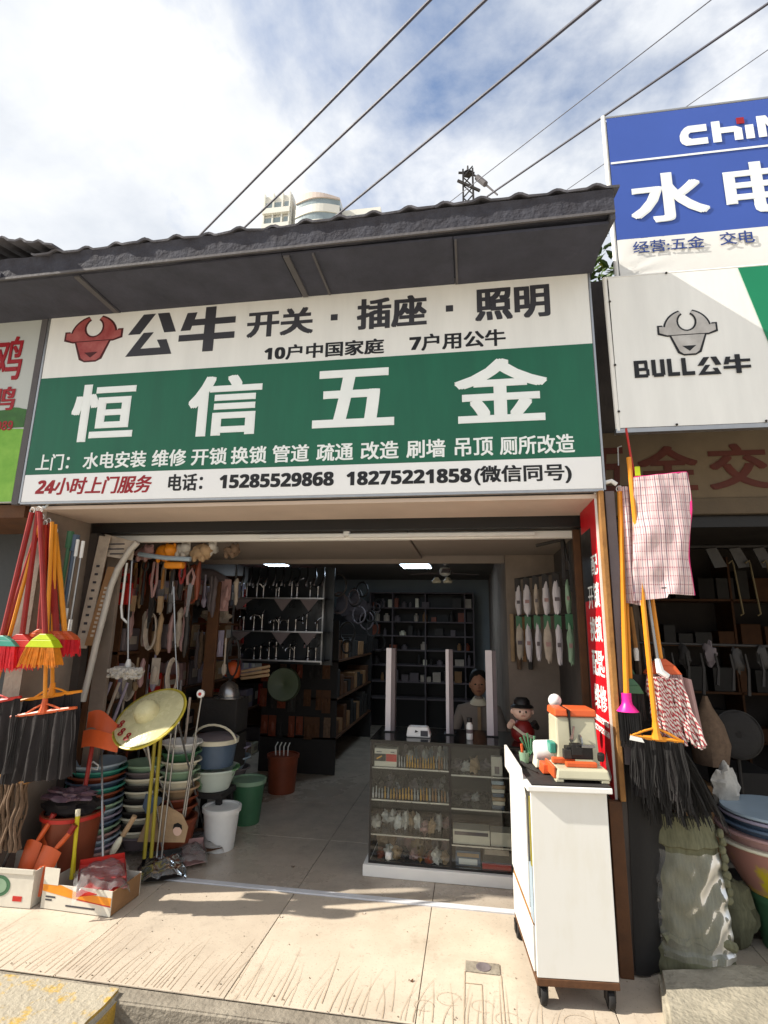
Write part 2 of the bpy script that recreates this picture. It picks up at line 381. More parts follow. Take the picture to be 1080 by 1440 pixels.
M['leaf_y'] = mat('yellow_leaf', '#a8a838', 0.55, 0.3, 5, 0)
M['bark'] = mat('bark', '#4e4034', 0.9, 0.3, 14, 0.5)
M['cable'] = mat('cable_sheath', '#4b4a55', 0.6, 0.1, 5, 0)
M['tow_white'] = mat('tower_render', '#dcdad0', 0.8, 0.06, 0.3, 0)  # render and pink are paled, with distance haze put into the colour
M['tow_pink'] = mat('tower_pink', '#cfc0b6', 0.8, 0.06, 0.3, 0)
M['tow_glass'] = mat('tower_window', '#8b989c', 0.2, 0.2, 0.5, 0)
M['strip'] = mat('white_threshold_strip', '#d6d6d8', 0.4, 0.12, 9, 0.05)
M['blue_sign'] = mat('sign_blue', '#3a56a6', 0.45, 0.08, 1.5, 0.04, 2.0)
M['green_sign2'] = mat('sign_bright_green', '#0b7d55', 0.45, 0.08, 1.5, 0.04, 2.0)
M['old_board'] = mat('old_painted_board', '#6c5d48', 0.8, 0.25, 3, 0.2, 20)  # beige and its ink darkened for the shade the board hangs in
M['old_ink'] = mat('faded_brown_ink', '#542418', 0.7, 0.25, 9, 0)
M['red_banner'] = mat('red_banner', '#c4121f', 0.45, 0.1, 5, 0.05)
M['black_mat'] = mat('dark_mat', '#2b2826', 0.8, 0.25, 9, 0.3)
M['net'] = mat('olive_net', '#76755c', 0.95, 0.3, 30, 0.12, 150, col2='#585742', stretch=(3, 1, .6))
M['card_w'] = mat('white_cardboard', '#d0cabb', 0.75, 0.1, 7, 0.1)
M['card_b'] = mat('brown_cardboard', '#8f6b48', 0.8, 0.2, 7, 0.1)
M['doll_skin'] = mat('doll_face', '#d9b6a2', 0.5, 0.08, 7, 0)
M['hat_straw'] = mat('varnished_straw', '#cdc698', 0.28, 0.2, 9, 0.25, 60)
M['hat_rim'] = mat('yellow_hat_binding', '#c4b340', 0.4, 0.1, 9, 0.05)

# ------------------------------------------------------------------ ground, floor, kerb
mb = MB().box(-400, 400, -400, 400, -0.30, -0.26); struct('street', mb, M['street'])
SX = [-1.05 + 0.805*k for k in range(-4, 5)]                 # tile joints across the shop front
fl = struct('shop_floor', MB().box(-4.4, 2.6, -0.93, 6.0, -0.26, -0.006), M['grout'])
SY = [-0.95, -0.022, 0.79, 1.60, 2.41, 3.22, 4.03, 4.84, 5.65]
for a in range(len(SX)-1):
    for b in range(len(SY)-1):
        if b > 0 and (SX[a+1] < -3.2 or SX[a] > 0.9): continue
        dz = random.uniform(-0.0008, 0.0008)
        y0 = SY[b] + (0.05 if b == 1 else 0.002)
        o = part(fl, 'tile', MB().box(SX[a]+0.002, SX[a+1]-0.002, y0, SY[b+1]-0.002, -0.0058, dz), M['tile_in'] if b > 0 else (M['tile'] if a % 3 else M['tile2']), bev=0.0015)
part(fl, 'threshold_strip', MB().box(-2.62, 0.62, -0.02, 0.024, -0.0055, 0.006), M['strip'], bev=0.002, label='white strip set in the floor across the doorway')
gm = MB(); rg = random.Random(3)
x = -2.75
while x < 0.85:
    x += rg.uniform(0.012, 0.038) * (1.0 if x < -0.9 else 1.25)
    if rg.random() < 0.06: continue
    y0 = -0.946 + (rg.random()**3)*0.05
    L = (0.42 if x < -1.6 else 0.36 if x < -0.6 else 0.30) * rg.uniform(0.45, 1.12)
    if x > 0.15: L *= 0.7
    bend = rg.uniform(-0.02, 0.05) * (1 if x < -0.8 else 1.6); w = rg.uniform(0.0010, 0.0022); k = 6; vs_ = []
    for i in range(k+1):
        t = i/k; xx = x + bend*t*t + rg.uniform(-0.001, 0.001); ww = w*(1-0.75*t)
        vs_ += [(xx-ww, y0+L*t, 0.0022), (xx+ww, y0+L*t, 0.0022)]
    gm.add(vs_, [(2*i, 2*i+1, 2*i+3, 2*i+2) for i in range(k)])
for (cx, cy, r0) in ((-0.12, -0.78, 0.05), (0.02, -0.80, 0.045), (-0.22, -0.84, 0.04), (0.4, -0.83, 0.06), (0.12,-0.86,0.05)):   # loops of the trowel
    vs_ = []; k = 18
    for i in range(k+1):
        t = i/k*math.pi*1.7; vs_ += [(cx+(r0)*math.cos(t), cy+r0*0.8*math.sin(t), 0.0022), (cx+(r0+.0022)*math.cos(t), cy+(r0+.0022)*0.8*math.sin(t), 0.0022)]
    gm.add(vs_, [(2*i, 2*i+1, 2*i+3, 2*i+2) for i in range(k)])
for (xa, ya, xb, yb) in ((-.055,-.58,-.055,-.93),(.107,-.58,.107,-.93),(-.05,-.66,.02,-.66),(.02,-.66,.02,-.93)):
    gm.box(min(xa,xb)-.0018, max(xa,xb)+.0018, min(ya,yb)-.0018, max(ya,yb)+.0018, 0.001, 0.0024)
part(fl, 'scratched_grooves', gm, M['groove'], kind='stuff')
# drain plate let into the floor
dr = thing('floor_drain', 'small grey square drain plate with round hole in the sunlit floor', 'drain', (0.026, -0.54, 0))
part(dr, 'plate', MB().box(-0.052, 0.104, -0.58, -0.50, 0.0, 0.005), M['conc'], bev=0.001)
part(dr, 'hole_rim', MB().lathe([(0.034, 0), (0.034, 0.003), (0.026, 0.003), (0.024, 0.0016), (0.001, 0.0016)], 20, (0.03, -0.54, 0.0045)), M['board_grey'], True)
# worn concrete kerb in front of the tiles, with a lower ledge
def rough_block(x0, x1, y0, y1, z0, z1, n=(20, 6, 4), amp=0.008, seed=1.0, rnd=0.02):
    bm = bmesh.new(); bmesh.ops.create_cube(bm, size=1)
    for v in bm.verts: v.co = Vector((x0+(v.co.x+.5)*(x1-x0), y0+(v.co.y+.5)*(y1-y0), z0+(v.co.z+.5)*(z1-z0)))
    bmesh.ops.bevel(bm, geom=bm.edges[:], offset=rnd, segments=3, affect='EDGES')
    long = [e for e in bm.edges if e.calc_length() > .06]
    bmesh.ops.subdivide_edges(bm, edges=long, cuts=14, use_grid_fill=True)
    m_ = MB(); bm.verts.index_update()
    for v in bm.verts:
        p = v.co.copy()
        q = p*6 + Vector((seed, seed*2, seed*3)); d = Vector((noise.noise(q), noise.noise(q+Vector((9,0,0))), noise.noise(q+Vector((0,9,0)))))
        d2 = Vector((noise.noise(q*4), noise.noise(q*4+Vector((9,0,0))), noise.noise(q*4+Vector((0,9,0)))))
        m_.v.append(tuple(p + d*amp + d2*amp*0.35))
    m_.f = [tuple(v.index for v in f.verts) for f in bm.faces]; bm.free(); return m_
struct('kerb', rough_block(-4.4, 2.6, -1.03, -0.90, -0.28, -0.010, amp=0.003, seed=4, rnd=0.008), M['conc'], True)
struct('kerb_ledge', rough_block(-4.4, 2.6, -1.40, -1.04, -0.30, -0.14, amp=0.012, seed=8), M['conc'], True)
yblk = solo('concrete_block', 'worn concrete kerb block with patchy yellow paint below the left floor edge', 'kerb block', rough_block(-3.2, -1.49, -1.30, -0.965, -0.30, 0.008, amp=0.008, seed=2), M['yellowconc'], True)
yblk.data.materials.append(mat('yellow_side_paint', '#b8923a', 0.9, 0.3, 9, 0.8, 50, col2='#8d7c58', thr=(0.34, 0.48)))
for p_ in yblk.data.polygons: p_.material_index = 1 if p_.normal.z < .6 else 0
solo('concrete_block', 'rounded pale concrete block in front of the netting and basins', 'kerb block', rough_block(0.80, 2.3, -1.15, -0.50, -0.30, 0.075, amp=0.012, seed=5).xf(Matrix(((.96,.217,0,.79-.96*.80+.217*.50),(.28,.976,0,-.538-.28*.80+.976*.50),(0,0,1,0),(0,0,0,1)))), M['conc_l'], True)

# ------------------------------------------------------------------ the shop building
sb = thing('shop_building', 'small single storey hardware shop with dark corrugated roof and open front', 'shop', (-1.05, 2.5, 0))
part(sb, 'side_wall', MB().box(-2.84, -2.72, -0.42, 0.0, -0.25, 2.28), M['wall'], label='narrow plastered pier left of the doorway')
part(sb, 'side_wall', MB().box(-3.16, -3.04, 0.0, 5.6, -0.25, 2.6), M['wall_in'])
part(sb, 'side_wall', MB().box(-3.04, -2.66, 0.0, 0.06, -0.25, 2.28), M['wall_dark'])
part(sb, 'side_wall', MB().box(0.70, 0.78, -0.46, 1.25, -0.25, 2.28), M['wall_dark'])
part(sb, 'inner_pier', MB().box(0.30, 0.70, 1.20, 5.6, -0.25, 2.5), M['wall'], label='pale plastered pier behind the hanging packets')
part(sb, 'back_wall', MB().box(-3.16, 0.78, 5.55, 5.7, -0.25, 2.6), mat('back_wall_paint', '#8b9498', 0.8, 0.15, 2, 0.1))
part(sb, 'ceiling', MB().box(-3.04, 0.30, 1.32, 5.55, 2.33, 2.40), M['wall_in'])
cp = part(sb, 'ceiling_panel', MB().box(-3.0, -0.42, 0.16, 1.32, 2.140, 2.20), M['ceil'], bev=0.004)
part(sb, 'ceiling_panel', MB().box(-0.412, 0.70, 0.16, 1.20, 2.152, 2.21), M['ceil'], bev=0.004)
part(sb, 'panel_drop', MB().box(-3.0, 0.30, 1.321, 1.36, 2.10, 2.40), M['ceil'])
part(sb, 'door_header', MB().box(-2.66, 0.70, 0.10, 0.155, 2.118, 2.165), M['white'], bev=0.004)
part(sb, 'header_trim', MB().box(-1.45, -0.84, 0.062, 0.098, 2.130, 2.155), M['white_pl'], bev=0.003)
part(sb, 'header_trim', MB().box(-0.81, 0.42, 0.060, 0.098, 2.128, 2.152), M['white_pl'], bev=0.003)
part(sb, 'trim_clip', MB().box(-0.845, -0.805, 0.052, 0.098, 2.140, 2.172), M['white_pl'], bev=0.003)
part(sb, 'shutter_slot', MB().box(-2.70, 0.70, -0.012, 0.05, 2.168, 2.40), M['black'])
part(sb, 'soffit', MB().box(-2.80, 0.70, -0.47, -0.015, 2.238, 2.262), M['soffit'], bev=0.002)
part(sb, 'front_wall', MB().box(-2.84, 0.76, -0.05, 0.05, 2.42, 3.62), M['wall_dark'])
part(sb, 'door_jamb', MB().box(-2.655, -2.615, 0.062, 0.10, 0.0, 2.165), M['wood_d'], bev=0.003)
part(sb, 'door_jamb', MB().box(0.655, 0.697, 0.062, 0.10, 0.0, 2.165), M['wood_d'], bev=0.003)
part(sb, 'jamb_lining', MB().box(-2.612, -2.50, 0.072, 0.105, 0.0, 2.115), M['wall'], bev=0.003)
# roof: corrugated sheets over a boarded underside
V3 = lambda *a: Vector(a)
def roof_sheet(x0, x1, y0, y1, z0f, slope, amp=0.022, pitch=0.196, drop=0.0):
    n = int((x1-x0)/0.0163)
    def f(u, v):
        x = x0+(x1-x0)*u; y = y0+(y1-y0)*v; ph = (x/pitch) % 1.0
        bump = amp*max(0.0, math.cos((ph-0.5)*2*math.pi))**1.5 * (1.0 if ph else 1)
        wig = 0.010*noise.noise(Vector((x*2.2, y*0.7, 1.3)))
        ey = 0.02*noise.noise(Vector((x*4.1, 0.3, 2.2))) if v == 0 else 0
        return (x, y+ey, z0f(x)+slope*(y-y0)+bump+wig)
    return MB().sheet(f, n, 10, -0.012)
zf = lambda x: 3.725+0.018*(x+2.3)
rf = part(sb, 'roof', MB().add([(-2.80,-0.90,3.612),(0.745,-0.90,3.64),(0.745,4.6,4.95),(-2.80,4.6,4.95),(-2.80,-0.90,3.632),(0.745,-0.90,3.66),(0.745,4.6,4.97),(-2.80,4.6,4.97)],
      [(0,3,2,1),(4,5,6,7),(0,1,5,4),(1,2,6,5),(2,3,7,6),(3,0,4,7)]), M['roof_under'])
cuts = [-2.62, -1.86, -1.02, -0.10, 0.80]
for i in range(4):
    part(rf, 'roof_sheet', roof_sheet(cuts[i]-(0.05 if i else 0), cuts[i+1], -0.955, 4.7, lambda x, i=i: zf(x)-0.004*(i % 2), 0.235), M['roof'], True)
part(rf, 'fascia', MB().sheet(lambda u, v: (-4.6+5.37*u, -0.935-.006*noise.noise(V3(u*60, v*3, 0))-.012*(v > .9), 3.575+.012*(5.37*u)+(.128+.006*noise.noise(V3(u*40, 2, 1)))*v), 160, 5, .03), M['fascia'], True)
part(rf, 'drip_edge', MB().add([(-4.6,-0.942,3.566),(0.77,-0.942,3.630),(0.77,-0.93,3.630),(-4.6,-0.93,3.566),(-4.6,-0.942,3.581),(0.77,-0.942,3.645),(0.77,-0.93,3.645),(-4.6,-0.93,3.581)],
      [(0,3,2,1),(4,5,6,7),(0,1,5,4),(1,2,6,5),(2,3,7,6),(3,0,4,7)]), M['batten'])
for a_, b_ in ((-4.6,-3.42),(-3.415,-2.31),(-2.305,-1.03),(-1.025,-.06),(-.055,.745)): part(rf, 'underside_board', MB().box(a_, b_, -0.904, -0.06, 3.598+random.uniform(-.003,.003), 3.612), M['roof_under'])
for xb in (-2.35, -1.02, -0.85, -0.05):
    part(rf, 'batten', MB().box(xb, xb+random.choice((0.012, 0.035)), -0.90, -0.52, 3.586, 3.5985), M['batten'])
part(rf, 'gable_board', MB().add([(0.748,-0.93,3.60),(0.772,-0.93,3.60),(0.772,4.6,4.86),(0.748,4.6,4.86),(0.748,-0.93,3.75),(0.772,-0.93,3.75),(0.772,4.6,5.05),(0.748,4.6,5.05)],
      [(0,3,2,1),(4,5,6,7),(0,1,5,4),(1,2,6,5),(2,3,7,6),(3,0,4,7)]), M['roof'])
# wooden post and board closing the right pier
solo('wooden_post', 'rough light wooden post beside the red banner', 'post', MB().box(0.690, 0.716, -0.52, -0.462, 0.74, 2.27), M['wood'], bev=0.004)
solo('plank', 'narrow grey painted plank right of the wooden post', 'plank', MB().box(0.726, 0.775, -0.50, -0.462, 0.9, 2.27), M['board_grey'], bev=0.003)

# ------------------------------------------------------------------ neighbouring shops
nl = thing('neighbour_shop', 'neighbouring shop at the left edge with dark shuttered front', 'shop', (-4.2, 1.0, 0))
part(nl, 'shutter', MB().box(-5.6, -2.86, 0.12, 0.18, -0.25, 2.3), mat('dark_grey_shutter', '#3a3d3f', 0.5, 0.2, 3, 0.1))
part(nl, 'soffit', MB().box(-5.6, -2.84, -0.47, 0.12, 2.19, 2.275), M['wood_d'])
part(nl, 'front_wall', MB().box(-5.6, -2.86, -0.05, 0.1, 2.28, 3.7), M['wall_dark'])
lr = part(nl, 'roof', MB().add([(-5.6,-0.95,3.66),(-2.82,-0.95,3.60),(-2.82,4.6,4.95),(-5.6,4.6,5.0),(-5.6,-0.95,3.69),(-2.82,-0.95,3.63),(-2.82,4.6,4.97),(-5.6,4.6,5.03)],
      [(0,3,2,1),(4,5,6,7),(0,1,5,4),(1,2,6,5),(2,3,7,6),(3,0,4,7)]), M['roof_under'])
for a, b in ((-5.6, -4.6), (-4.65, -3.6), (-3.65, -2.44)):
    part(lr, 'roof_sheet', roof_sheet(a, b, -1.0, 4.7, lambda x: 3.735-0.20*(x+2.4), 0.235, amp=0.018, pitch=0.13), M['roof'], True)
nr = thing('neighbour_shop', 'dim neighbouring hardware shop at the right edge with open front', 'shop', (1.9, 1.5, 0))
part(nr, 'side_wall', MB().box(0.785, 0.86, 0.05, 3.0, -0.25, 2.6), M['wall_dark'])
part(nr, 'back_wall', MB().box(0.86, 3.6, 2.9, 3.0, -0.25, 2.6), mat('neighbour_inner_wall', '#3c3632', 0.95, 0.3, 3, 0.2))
part(nr, 'side_wall', MB().box(3.5, 3.6, 0.05, 2.9, -0.25, 2.6), M['wall_dark'])
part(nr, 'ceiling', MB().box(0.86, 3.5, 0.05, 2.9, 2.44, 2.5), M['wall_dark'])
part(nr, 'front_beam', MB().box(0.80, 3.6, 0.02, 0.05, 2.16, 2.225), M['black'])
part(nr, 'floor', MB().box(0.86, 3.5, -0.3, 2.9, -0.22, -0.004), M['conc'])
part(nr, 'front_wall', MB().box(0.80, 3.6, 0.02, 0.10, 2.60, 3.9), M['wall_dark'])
bb = thing('shop_name_board', 'old beige name board with faded brown characters over the right shop', 'sign', (2.0, 0.0, 2.24))
part(bb, 'board', MB().box(0.80, 3.4, -0.012, 0.018, 2.335, 2.775), M['old_board'])
part(bb, 'lower_rail', MB().box(0.80, 3.4, -0.02, 0.016, 2.235, 2.332), mat('old_rail_paint', '#5c4f3e', 0.8, 0.25, 3, 0.2))
for ch, a, b in (('五', 0.75, 0.99), ('金', 1.055, 1.405), ('交', 1.46, 1.80), ('电', 1.88, 2.2)):
    text(bb, ch, a, b, 2.385, 2.675, -0.014, M['old_ink'], bold=0.03)

# ------------------------------------------------------------------ main shop sign
SGY = -0.505
sg = thing('shop_sign', 'long white and green shop sign with bull head emblem above the doorway', 'sign', (-1.06, SGY, 2.285))
part(sg, 'panel', MB().box(-2.845, 0.72, SGY, SGY+0.03, 2.282, 3.642), M['banner_white'], bev=0.003)
part(sg, 'green_band', MB().box(-2.843, 0.718, SGY-0.002, SGY-0.0001, 2.464, 3.142), M['sign_green'])
part(sg, 'lower_band', MB().box(-2.843, 0.718, SGY-0.002, SGY-0.0001, 2.285, 2.463), mat('sign_bright_white', '#efefee', 0.42, 0.05, 1.1, 0.05, 2.0))
for a in ((-2.86,-2.846,2.275,3.65),(0.721,0.732,2.275,3.65)): part(sg, 'edge_trim', MB().box(a[0], a[1], SGY-0.004, SGY+0.06, a[2], a[3]), M['alu'])
part(sg, 'edge_trim', MB().box(-2.845, 0.72, SGY-0.004, SGY+0.06, 2.268, 2.281), M['alu'])
sy = SGY-0.0022
for ch, a, b, z0, z1 in (('恒',-2.572,-2.115,2.675,3.075),('信',-1.745,-1.258,2.678,3.082),('五',-0.925,-0.424,2.698,3.07),('金',-0.07,0.457,2.688,3.082)):
    text(sg, ch, a, b, z0, z1, sy, M['sign_letter'], bold=0.030)
for tx, a, b in (('开关',-1.392,-0.949),('插座',-0.668,-0.232),('照明',0.060,0.497)):
    text(sg, tx, a, b, 3.335, 3.525 if tx == '开关' else 3.548, SGY, M['sign_char'], bold=0.036)
for xd in (-0.814, -0.093): part(sg, 'dot', MB().box(xd-.022, xd+.022, SGY-0.0015, SGY-0.0001, 3.415, 3.457), M['sign_char'])
text(sg, '10户中国家庭', -1.262, -0.492, 3.165, 3.268, SGY, M['sign_ink'], bold=0.028)
text(sg, '7户用公牛', -0.337, 0.234, 3.165, 3.275, SGY, M['sign_ink'], bold=0.028)
xs_ = [('上门：',-2.775,-2.535),('水电安装',-2.435,-1.995),('维修',-1.955,-1.725),('开锁',-1.690,-1.455),('换锁',-1.430,-1.200),('管道',-1.165,-0.935),('疏通',-0.890,-0.665),
       ('改造',-0.620,-0.395),('刷墙',-0.350,-0.125),('吊顶',-0.072,0.143),('厕所改造',0.180,0.585)]
for tx, a, b in xs_: text(sg, tx, a, b, 2.490, 2.600, sy, M['sign_letter'], bold=0.022)
text(sg, '24小时上门服务', -2.750, -1.938, 2.325, 2.438, sy, M['sign_red'], bold=0.026, shear=0.18)
for tx, a, b, z0, z1 in (('电话：',-1.827,-1.60,2.330,2.438),('15285529868',-1.491,-0.777,2.338,2.424),('18275221858',-0.701,0.020,2.336,2.420),('(微信同号)',0.035,0.560,2.318,2.430)):
    text(sg, tx, a, b, z0, z1, sy, M['sign_ink'], bold=0.028)
def bull_word(parent, x0, x1, z0, z1, y, m):
    """the two squared characters of the brand, drawn as angular strokes"""
    U = lambda p: [(x0+a*(x1-x0), z0+b*(z1-z0)) for a, b in p]
    strokes = [[(.13,.95),(.245,.95),(.115,.50),(0,.50)], [(.265,.95),(.375,.95),(.455,.50),(.345,.50)],
               [(.15,.52),(.245,.52),(.135,.16),(.325,.16),(.285,.34),(.375,.34),(.435,0),(0,0)],
               [(.55,.90),(.64,.90),(.59,.50),(.50,.50)], [(.575,.74),(1.0,.74),(1.0,.60),(.56,.60)], [(.49,.40),(1.0,.40),(1.0,.26),(.49,.26)], [(.72,1.0),(.815,1.0),(.815,0),(.72,0)]]
    for i, s_ in enumerate(strokes): part(parent, 'letter_stroke', MB().poly(U(s_), y-0.0015-0.0003*i, y-0.0001), m)
bull_word(sg, -2.235, -1.475, 3.262, 3.582, SGY, M['sign_char'])
def bull_logo(parent, x0, x1, z0, z1, y, m, mo):
    U = lambda p: [(x0+a*(x1-x0), z0+b*(z1-z0)) for a, b in p]
    arc = lambda cx, cz, rx, rz, a0, a1, n=14: [(cx+rx*math.cos(R(a0+(a1-a0)*i/n)), cz+rz*math.sin(R(a0+(a1-a0)*i/n))) for i in range(n+1)]
    def shape(g):
        horns = [(0-g,.50-g),(0-g,.66+g),(.07,.66+g)] + arc(.50,.56,.40+g,.44+g,170,107,8) + arc(.50,.74,.165-g,.21-g,118,422,16) + arc(.50,.56,.40+g,.44+g,73,10,8) + [(.93,.66+g),(1+g,.66+g),(1+g,.50-g),(.86,.44-g),(.14,.44-g)]
        face = [(.20-g,.43),(.80+g,.43),(.68+g,.06-g),(.60,-g),(.40,-g),(.32-g,.06-g)]
        return horns, face
    for g, yy, mm, nm in ((.022, 0.0010, mo, 'emblem_outline'), (-.012, 0.0022, m, 'emblem')):
        h, f_ = shape(g)
        # the horned cap is drawn in left and right halves so that the notch stays open
        part(parent, nm, MB().poly(U(h), y-yy, y-0.0001), mm); part(parent, nm, MB().poly(U(f_), y-yy-0.0002, y-0.0001), mm)
    part(parent, 'muzzle', MB().poly(U([(.38,.19),(.62,.19),(.50,.07)]), y-0.0032, y-0.0005), mo)
bull_logo(sg, -2.705, -2.285, 3.25, 3.585, SGY, M['logo_red'], M['logo_dark'])

# ------------------------------------------------------------------ sign of the left neighbour
ls = thing('shop_sign', 'food shop sign with red characters over a green meadow, cut by left edge', 'sign', (-3.9, -0.5, 2.27))
part(ls, 'panel', MB().box(-5.2, -2.915, -0.5, -0.47, 2.285, 3.60), mat('sign_pale', '#b9bdb9', 0.5, 0.06, 1.5, 0.04, 3))
def meadow(u, v):
    x = -5.19 + u*2.27; zt = 2.80+0.02*math.sin(x*3)
    return (x, -0.5015, 2.29+(zt-2.29)*v)
part(ls, 'meadow_print', MB().sheet(meadow, 24, 4, -0.001), mat('meadow_print', '#5f9a2b', 0.5, 0.25, 5, 0.02, col2='#8fc04a'))
def hedge(u, v):
    x = -5.19 + u*2.27; z0 = 2.80; zt = 2.93+0.05*noise.noise(Vector((x*7,0,0)))+0.10*max(0,noise.noise(Vector((x*2.4+.4,4,0))))
    return (x, -0.5018, z0+(zt-z0)*v)
part(ls, 'hedge_print', MB().sheet(hedge, 70, 3, -0.001), mat('hedge_print', '#3c6a34', 0.6, 0.35, 14, 0.02))
text(ls, '鸡', -3.235, -3.02, 3.15, 3.48, -0.5022, M['sign_red'], bold=0.02); text(ls, '鸭', -3.24, -3.022, 2.928, 3.10, -0.5035, M['sign_red'], bold=0.02)
text(ls, '089', -3.13, -3.004, 2.782, 2.850, -0.5035, M['sign_red'], bold=0.004)
part(ls, 'edge_trim', MB().box(-2.914, -2.868, -0.506, -0.42, 2.27, 3.60), M['batten'])

# ------------------------------------------------------------------ the two signs at the right
def wrinkle(x0, x1, y, z0, z1, nx=24, nz=24, amp=0.006, pin=None):
    def f(u, v):
        x = x0+(x1-x0)*u; z = z0+(z1-z0)*v
        d = amp*0.35*noise.noise(Vector((x*1.7, z*1.3, 5)))
        if pin: 
            for (px, pz) in pin:
                r = math.hypot(x-px, z-pz)
                if 0.01 < r < 0.4: d += amp*0.9*math.sin(math.atan2(z-pz, x-px)*13)*math.exp(-r*9)*min(1, r*25)
        return (x, y+d, z)
    return MB().sheet(f, nx, nz, -0.0008)
bs = thing('shop_sign', 'tall blue and white banner sign with big white characters at upper right', 'sign', (1.9, -0.3, 3.55))
part(bs, 'blue_sheet', wrinkle(0.962, 3.2, -0.30, 3.962, 4.90, 40, 20, 0.004), M['blue_sign'], True)
part(bs, 'white_sheet', wrinkle(0.962, 3.2, -0.3005, 3.50, 3.960, 60, 24, 0.012, [(0.965, 3.70)]), M['white'], True)
part(bs, 'white_line', MB().box(0.965, 3.2, -0.3055, -0.3035, 4.532, 4.546), M['sign_letter'])
part(bs, 'frame', MB().tube([(0.945,-0.29,3.52),(0.945,-0.29,4.93)], 0.014, 8), M['white'], True)
part(bs, 'frame', MB().tube([(0.945,-0.29,4.915),(3.2,-0.29,4.915)], 0.010, 8), M['alu'], True)
part(bs, 'frame', MB().tube([(0.965,-0.27,3.52),(0.965,-0.27,4.90)], 0.008, 8), M['alu'], True)
# squared latin letters as flat strokes
def strokes(parent, rects, y, m, e=0.0015):
    for i, r_ in enumerate(rects): part(parent, 'letter_stroke', MB().poly(r_, y-e-0.0002*i, y), m)
def bxp(a, b, c, d): return [(a, c), (b, c), (b, d), (a, d)]
yb = -0.3045
strokes(bs, [[(1.565,4.705),(1.565,4.758),(1.455,4.758),(1.432,4.745),(1.412,4.72),(1.400,4.69),(1.400,4.65),(1.410,4.625),(1.432,4.607),(1.565,4.607),(1.565,4.655),(1.470,4.655),(1.452,4.668),(1.452,4.69),(1.465,4.705)],
             bxp(1.595,1.645,4.607,4.768), [(1.645,4.715),(1.735,4.715),(1.770,4.695),(1.770,4.607),(1.722,4.607),(1.722,4.672),(1.645,4.672)],
             bxp(1.79,1.838,4.607,4.712), [(1.862,4.607),(1.862,4.768),(1.915,4.768),(1.975,4.66),(1.975,4.768),(2.02,4.768),(2.02,4.607),(1.965,4.607),(1.908,4.71),(1.908,4.607)],
             bxp(2.05,2.24,4.72,4.768), bxp(2.12,2.17,4.607,4.72)], yb, M['sign_letter'])
part(bs, 'letter_dot', MB().box(1.745, 1.79, yb-0.002, yb, 4.728, 4.775), M['sign_red'])
text(bs, '水', 1.06, 1.525, 4.06, 4.42, yb, M['sign_letter'], bold=0.03)
text(bs, '电', 1.62, 2.05, 4.06, 4.43, yb, M['sign_letter'], bold=0.03)
ink_b = mat('blue_ink', '#2c4283', 0.5, 0.05, 5, 0)
text(bs, '经营:五金', 1.05, 1.464, 3.848, 3.932, -0.309, ink_b, bold=0.01)
text(bs, '交电', 1.553, 1.746, 3.852, 3.940, -0.309, ink_b, bold=0.01)
us = thing('shop_sign', 'white sheet sign with grey bull head emblem and green corner at right', 'sign', (1.7, -0.5, 2.61))
part(us, 'sheet', wrinkle(0.832, 2.6, -0.50, 2.625, 3.555, 50, 30, 0.006, [(0.965,3.555)]), M['banner_white'], True)
part(us, 'green_corner', MB().add([(1.53,-0.5062,3.552),(2.6,-0.5062,3.552),(2.6,-0.5062,2.64),(1.72,-0.5062,2.64),(1.53,-0.5032,3.552),(2.6,-0.5032,3.552),(2.6,-0.5032,2.64),(1.72,-0.5032,2.64)],
     [(0,3,2,1),(4,5,6,7),(0,1,5,4),(1,2,6,5),(2,3,7,6),(3,0,4,7)]), M['green_sign2'])
part(us, 'frame', MB().tube([(0.823,-0.49,2.61),(0.815,-0.49,3.565)], 0.013, 8), M['white'], True)
part(us, 'frame', MB().tube([(0.815,-0.49,3.562),(2.6,-0.49,3.562)], 0.010, 8), M['white'], True)
part(us, 'frame', MB().box(0.81, 2.6, -0.50, -0.46, 2.598, 2.622), M['alu'])
for px, pz in ((0.83,3.40),(0.83,3.0),(0.83,2.72),(1.15,3.556),(1.75,3.556),(1.12,2.63),(1.56,2.63)): part(us, 'clip', MB().ell((px,-0.507,pz),(0.007,0.005,0.007),8,6), M['iron'], True)
bull_logo(us, 1.078, 1.378, 3.04, 3.312, -0.5032, M['logo_grey'], M['sign_ink'])
yl = -0.5035
strokes(us, [bxp(.930,.955,2.915,3.018), bxp(.955,1.000,2.998,3.018), bxp(.955,1.000,2.955,2.973), bxp(.955,1.000,2.915,2.934), bxp(.992,1.008,2.925,2.963), bxp(.985,1.002,2.963,3.010),
             bxp(1.022,1.044,2.925,3.018), bxp(1.030,1.082,2.915,2.936), bxp(1.068,1.090,2.925,3.018),
             bxp(1.104,1.126,2.915,3.018), bxp(1.126,1.165,2.915,2.936), bxp(1.178,1.200,2.915,3.018), bxp(1.200,1.242,2.915,2.936)], yl, M['sign_ink'])
bull_word(us, 1.258, 1.525, 2.912, 3.022, -0.5035, M['sign_ink'])

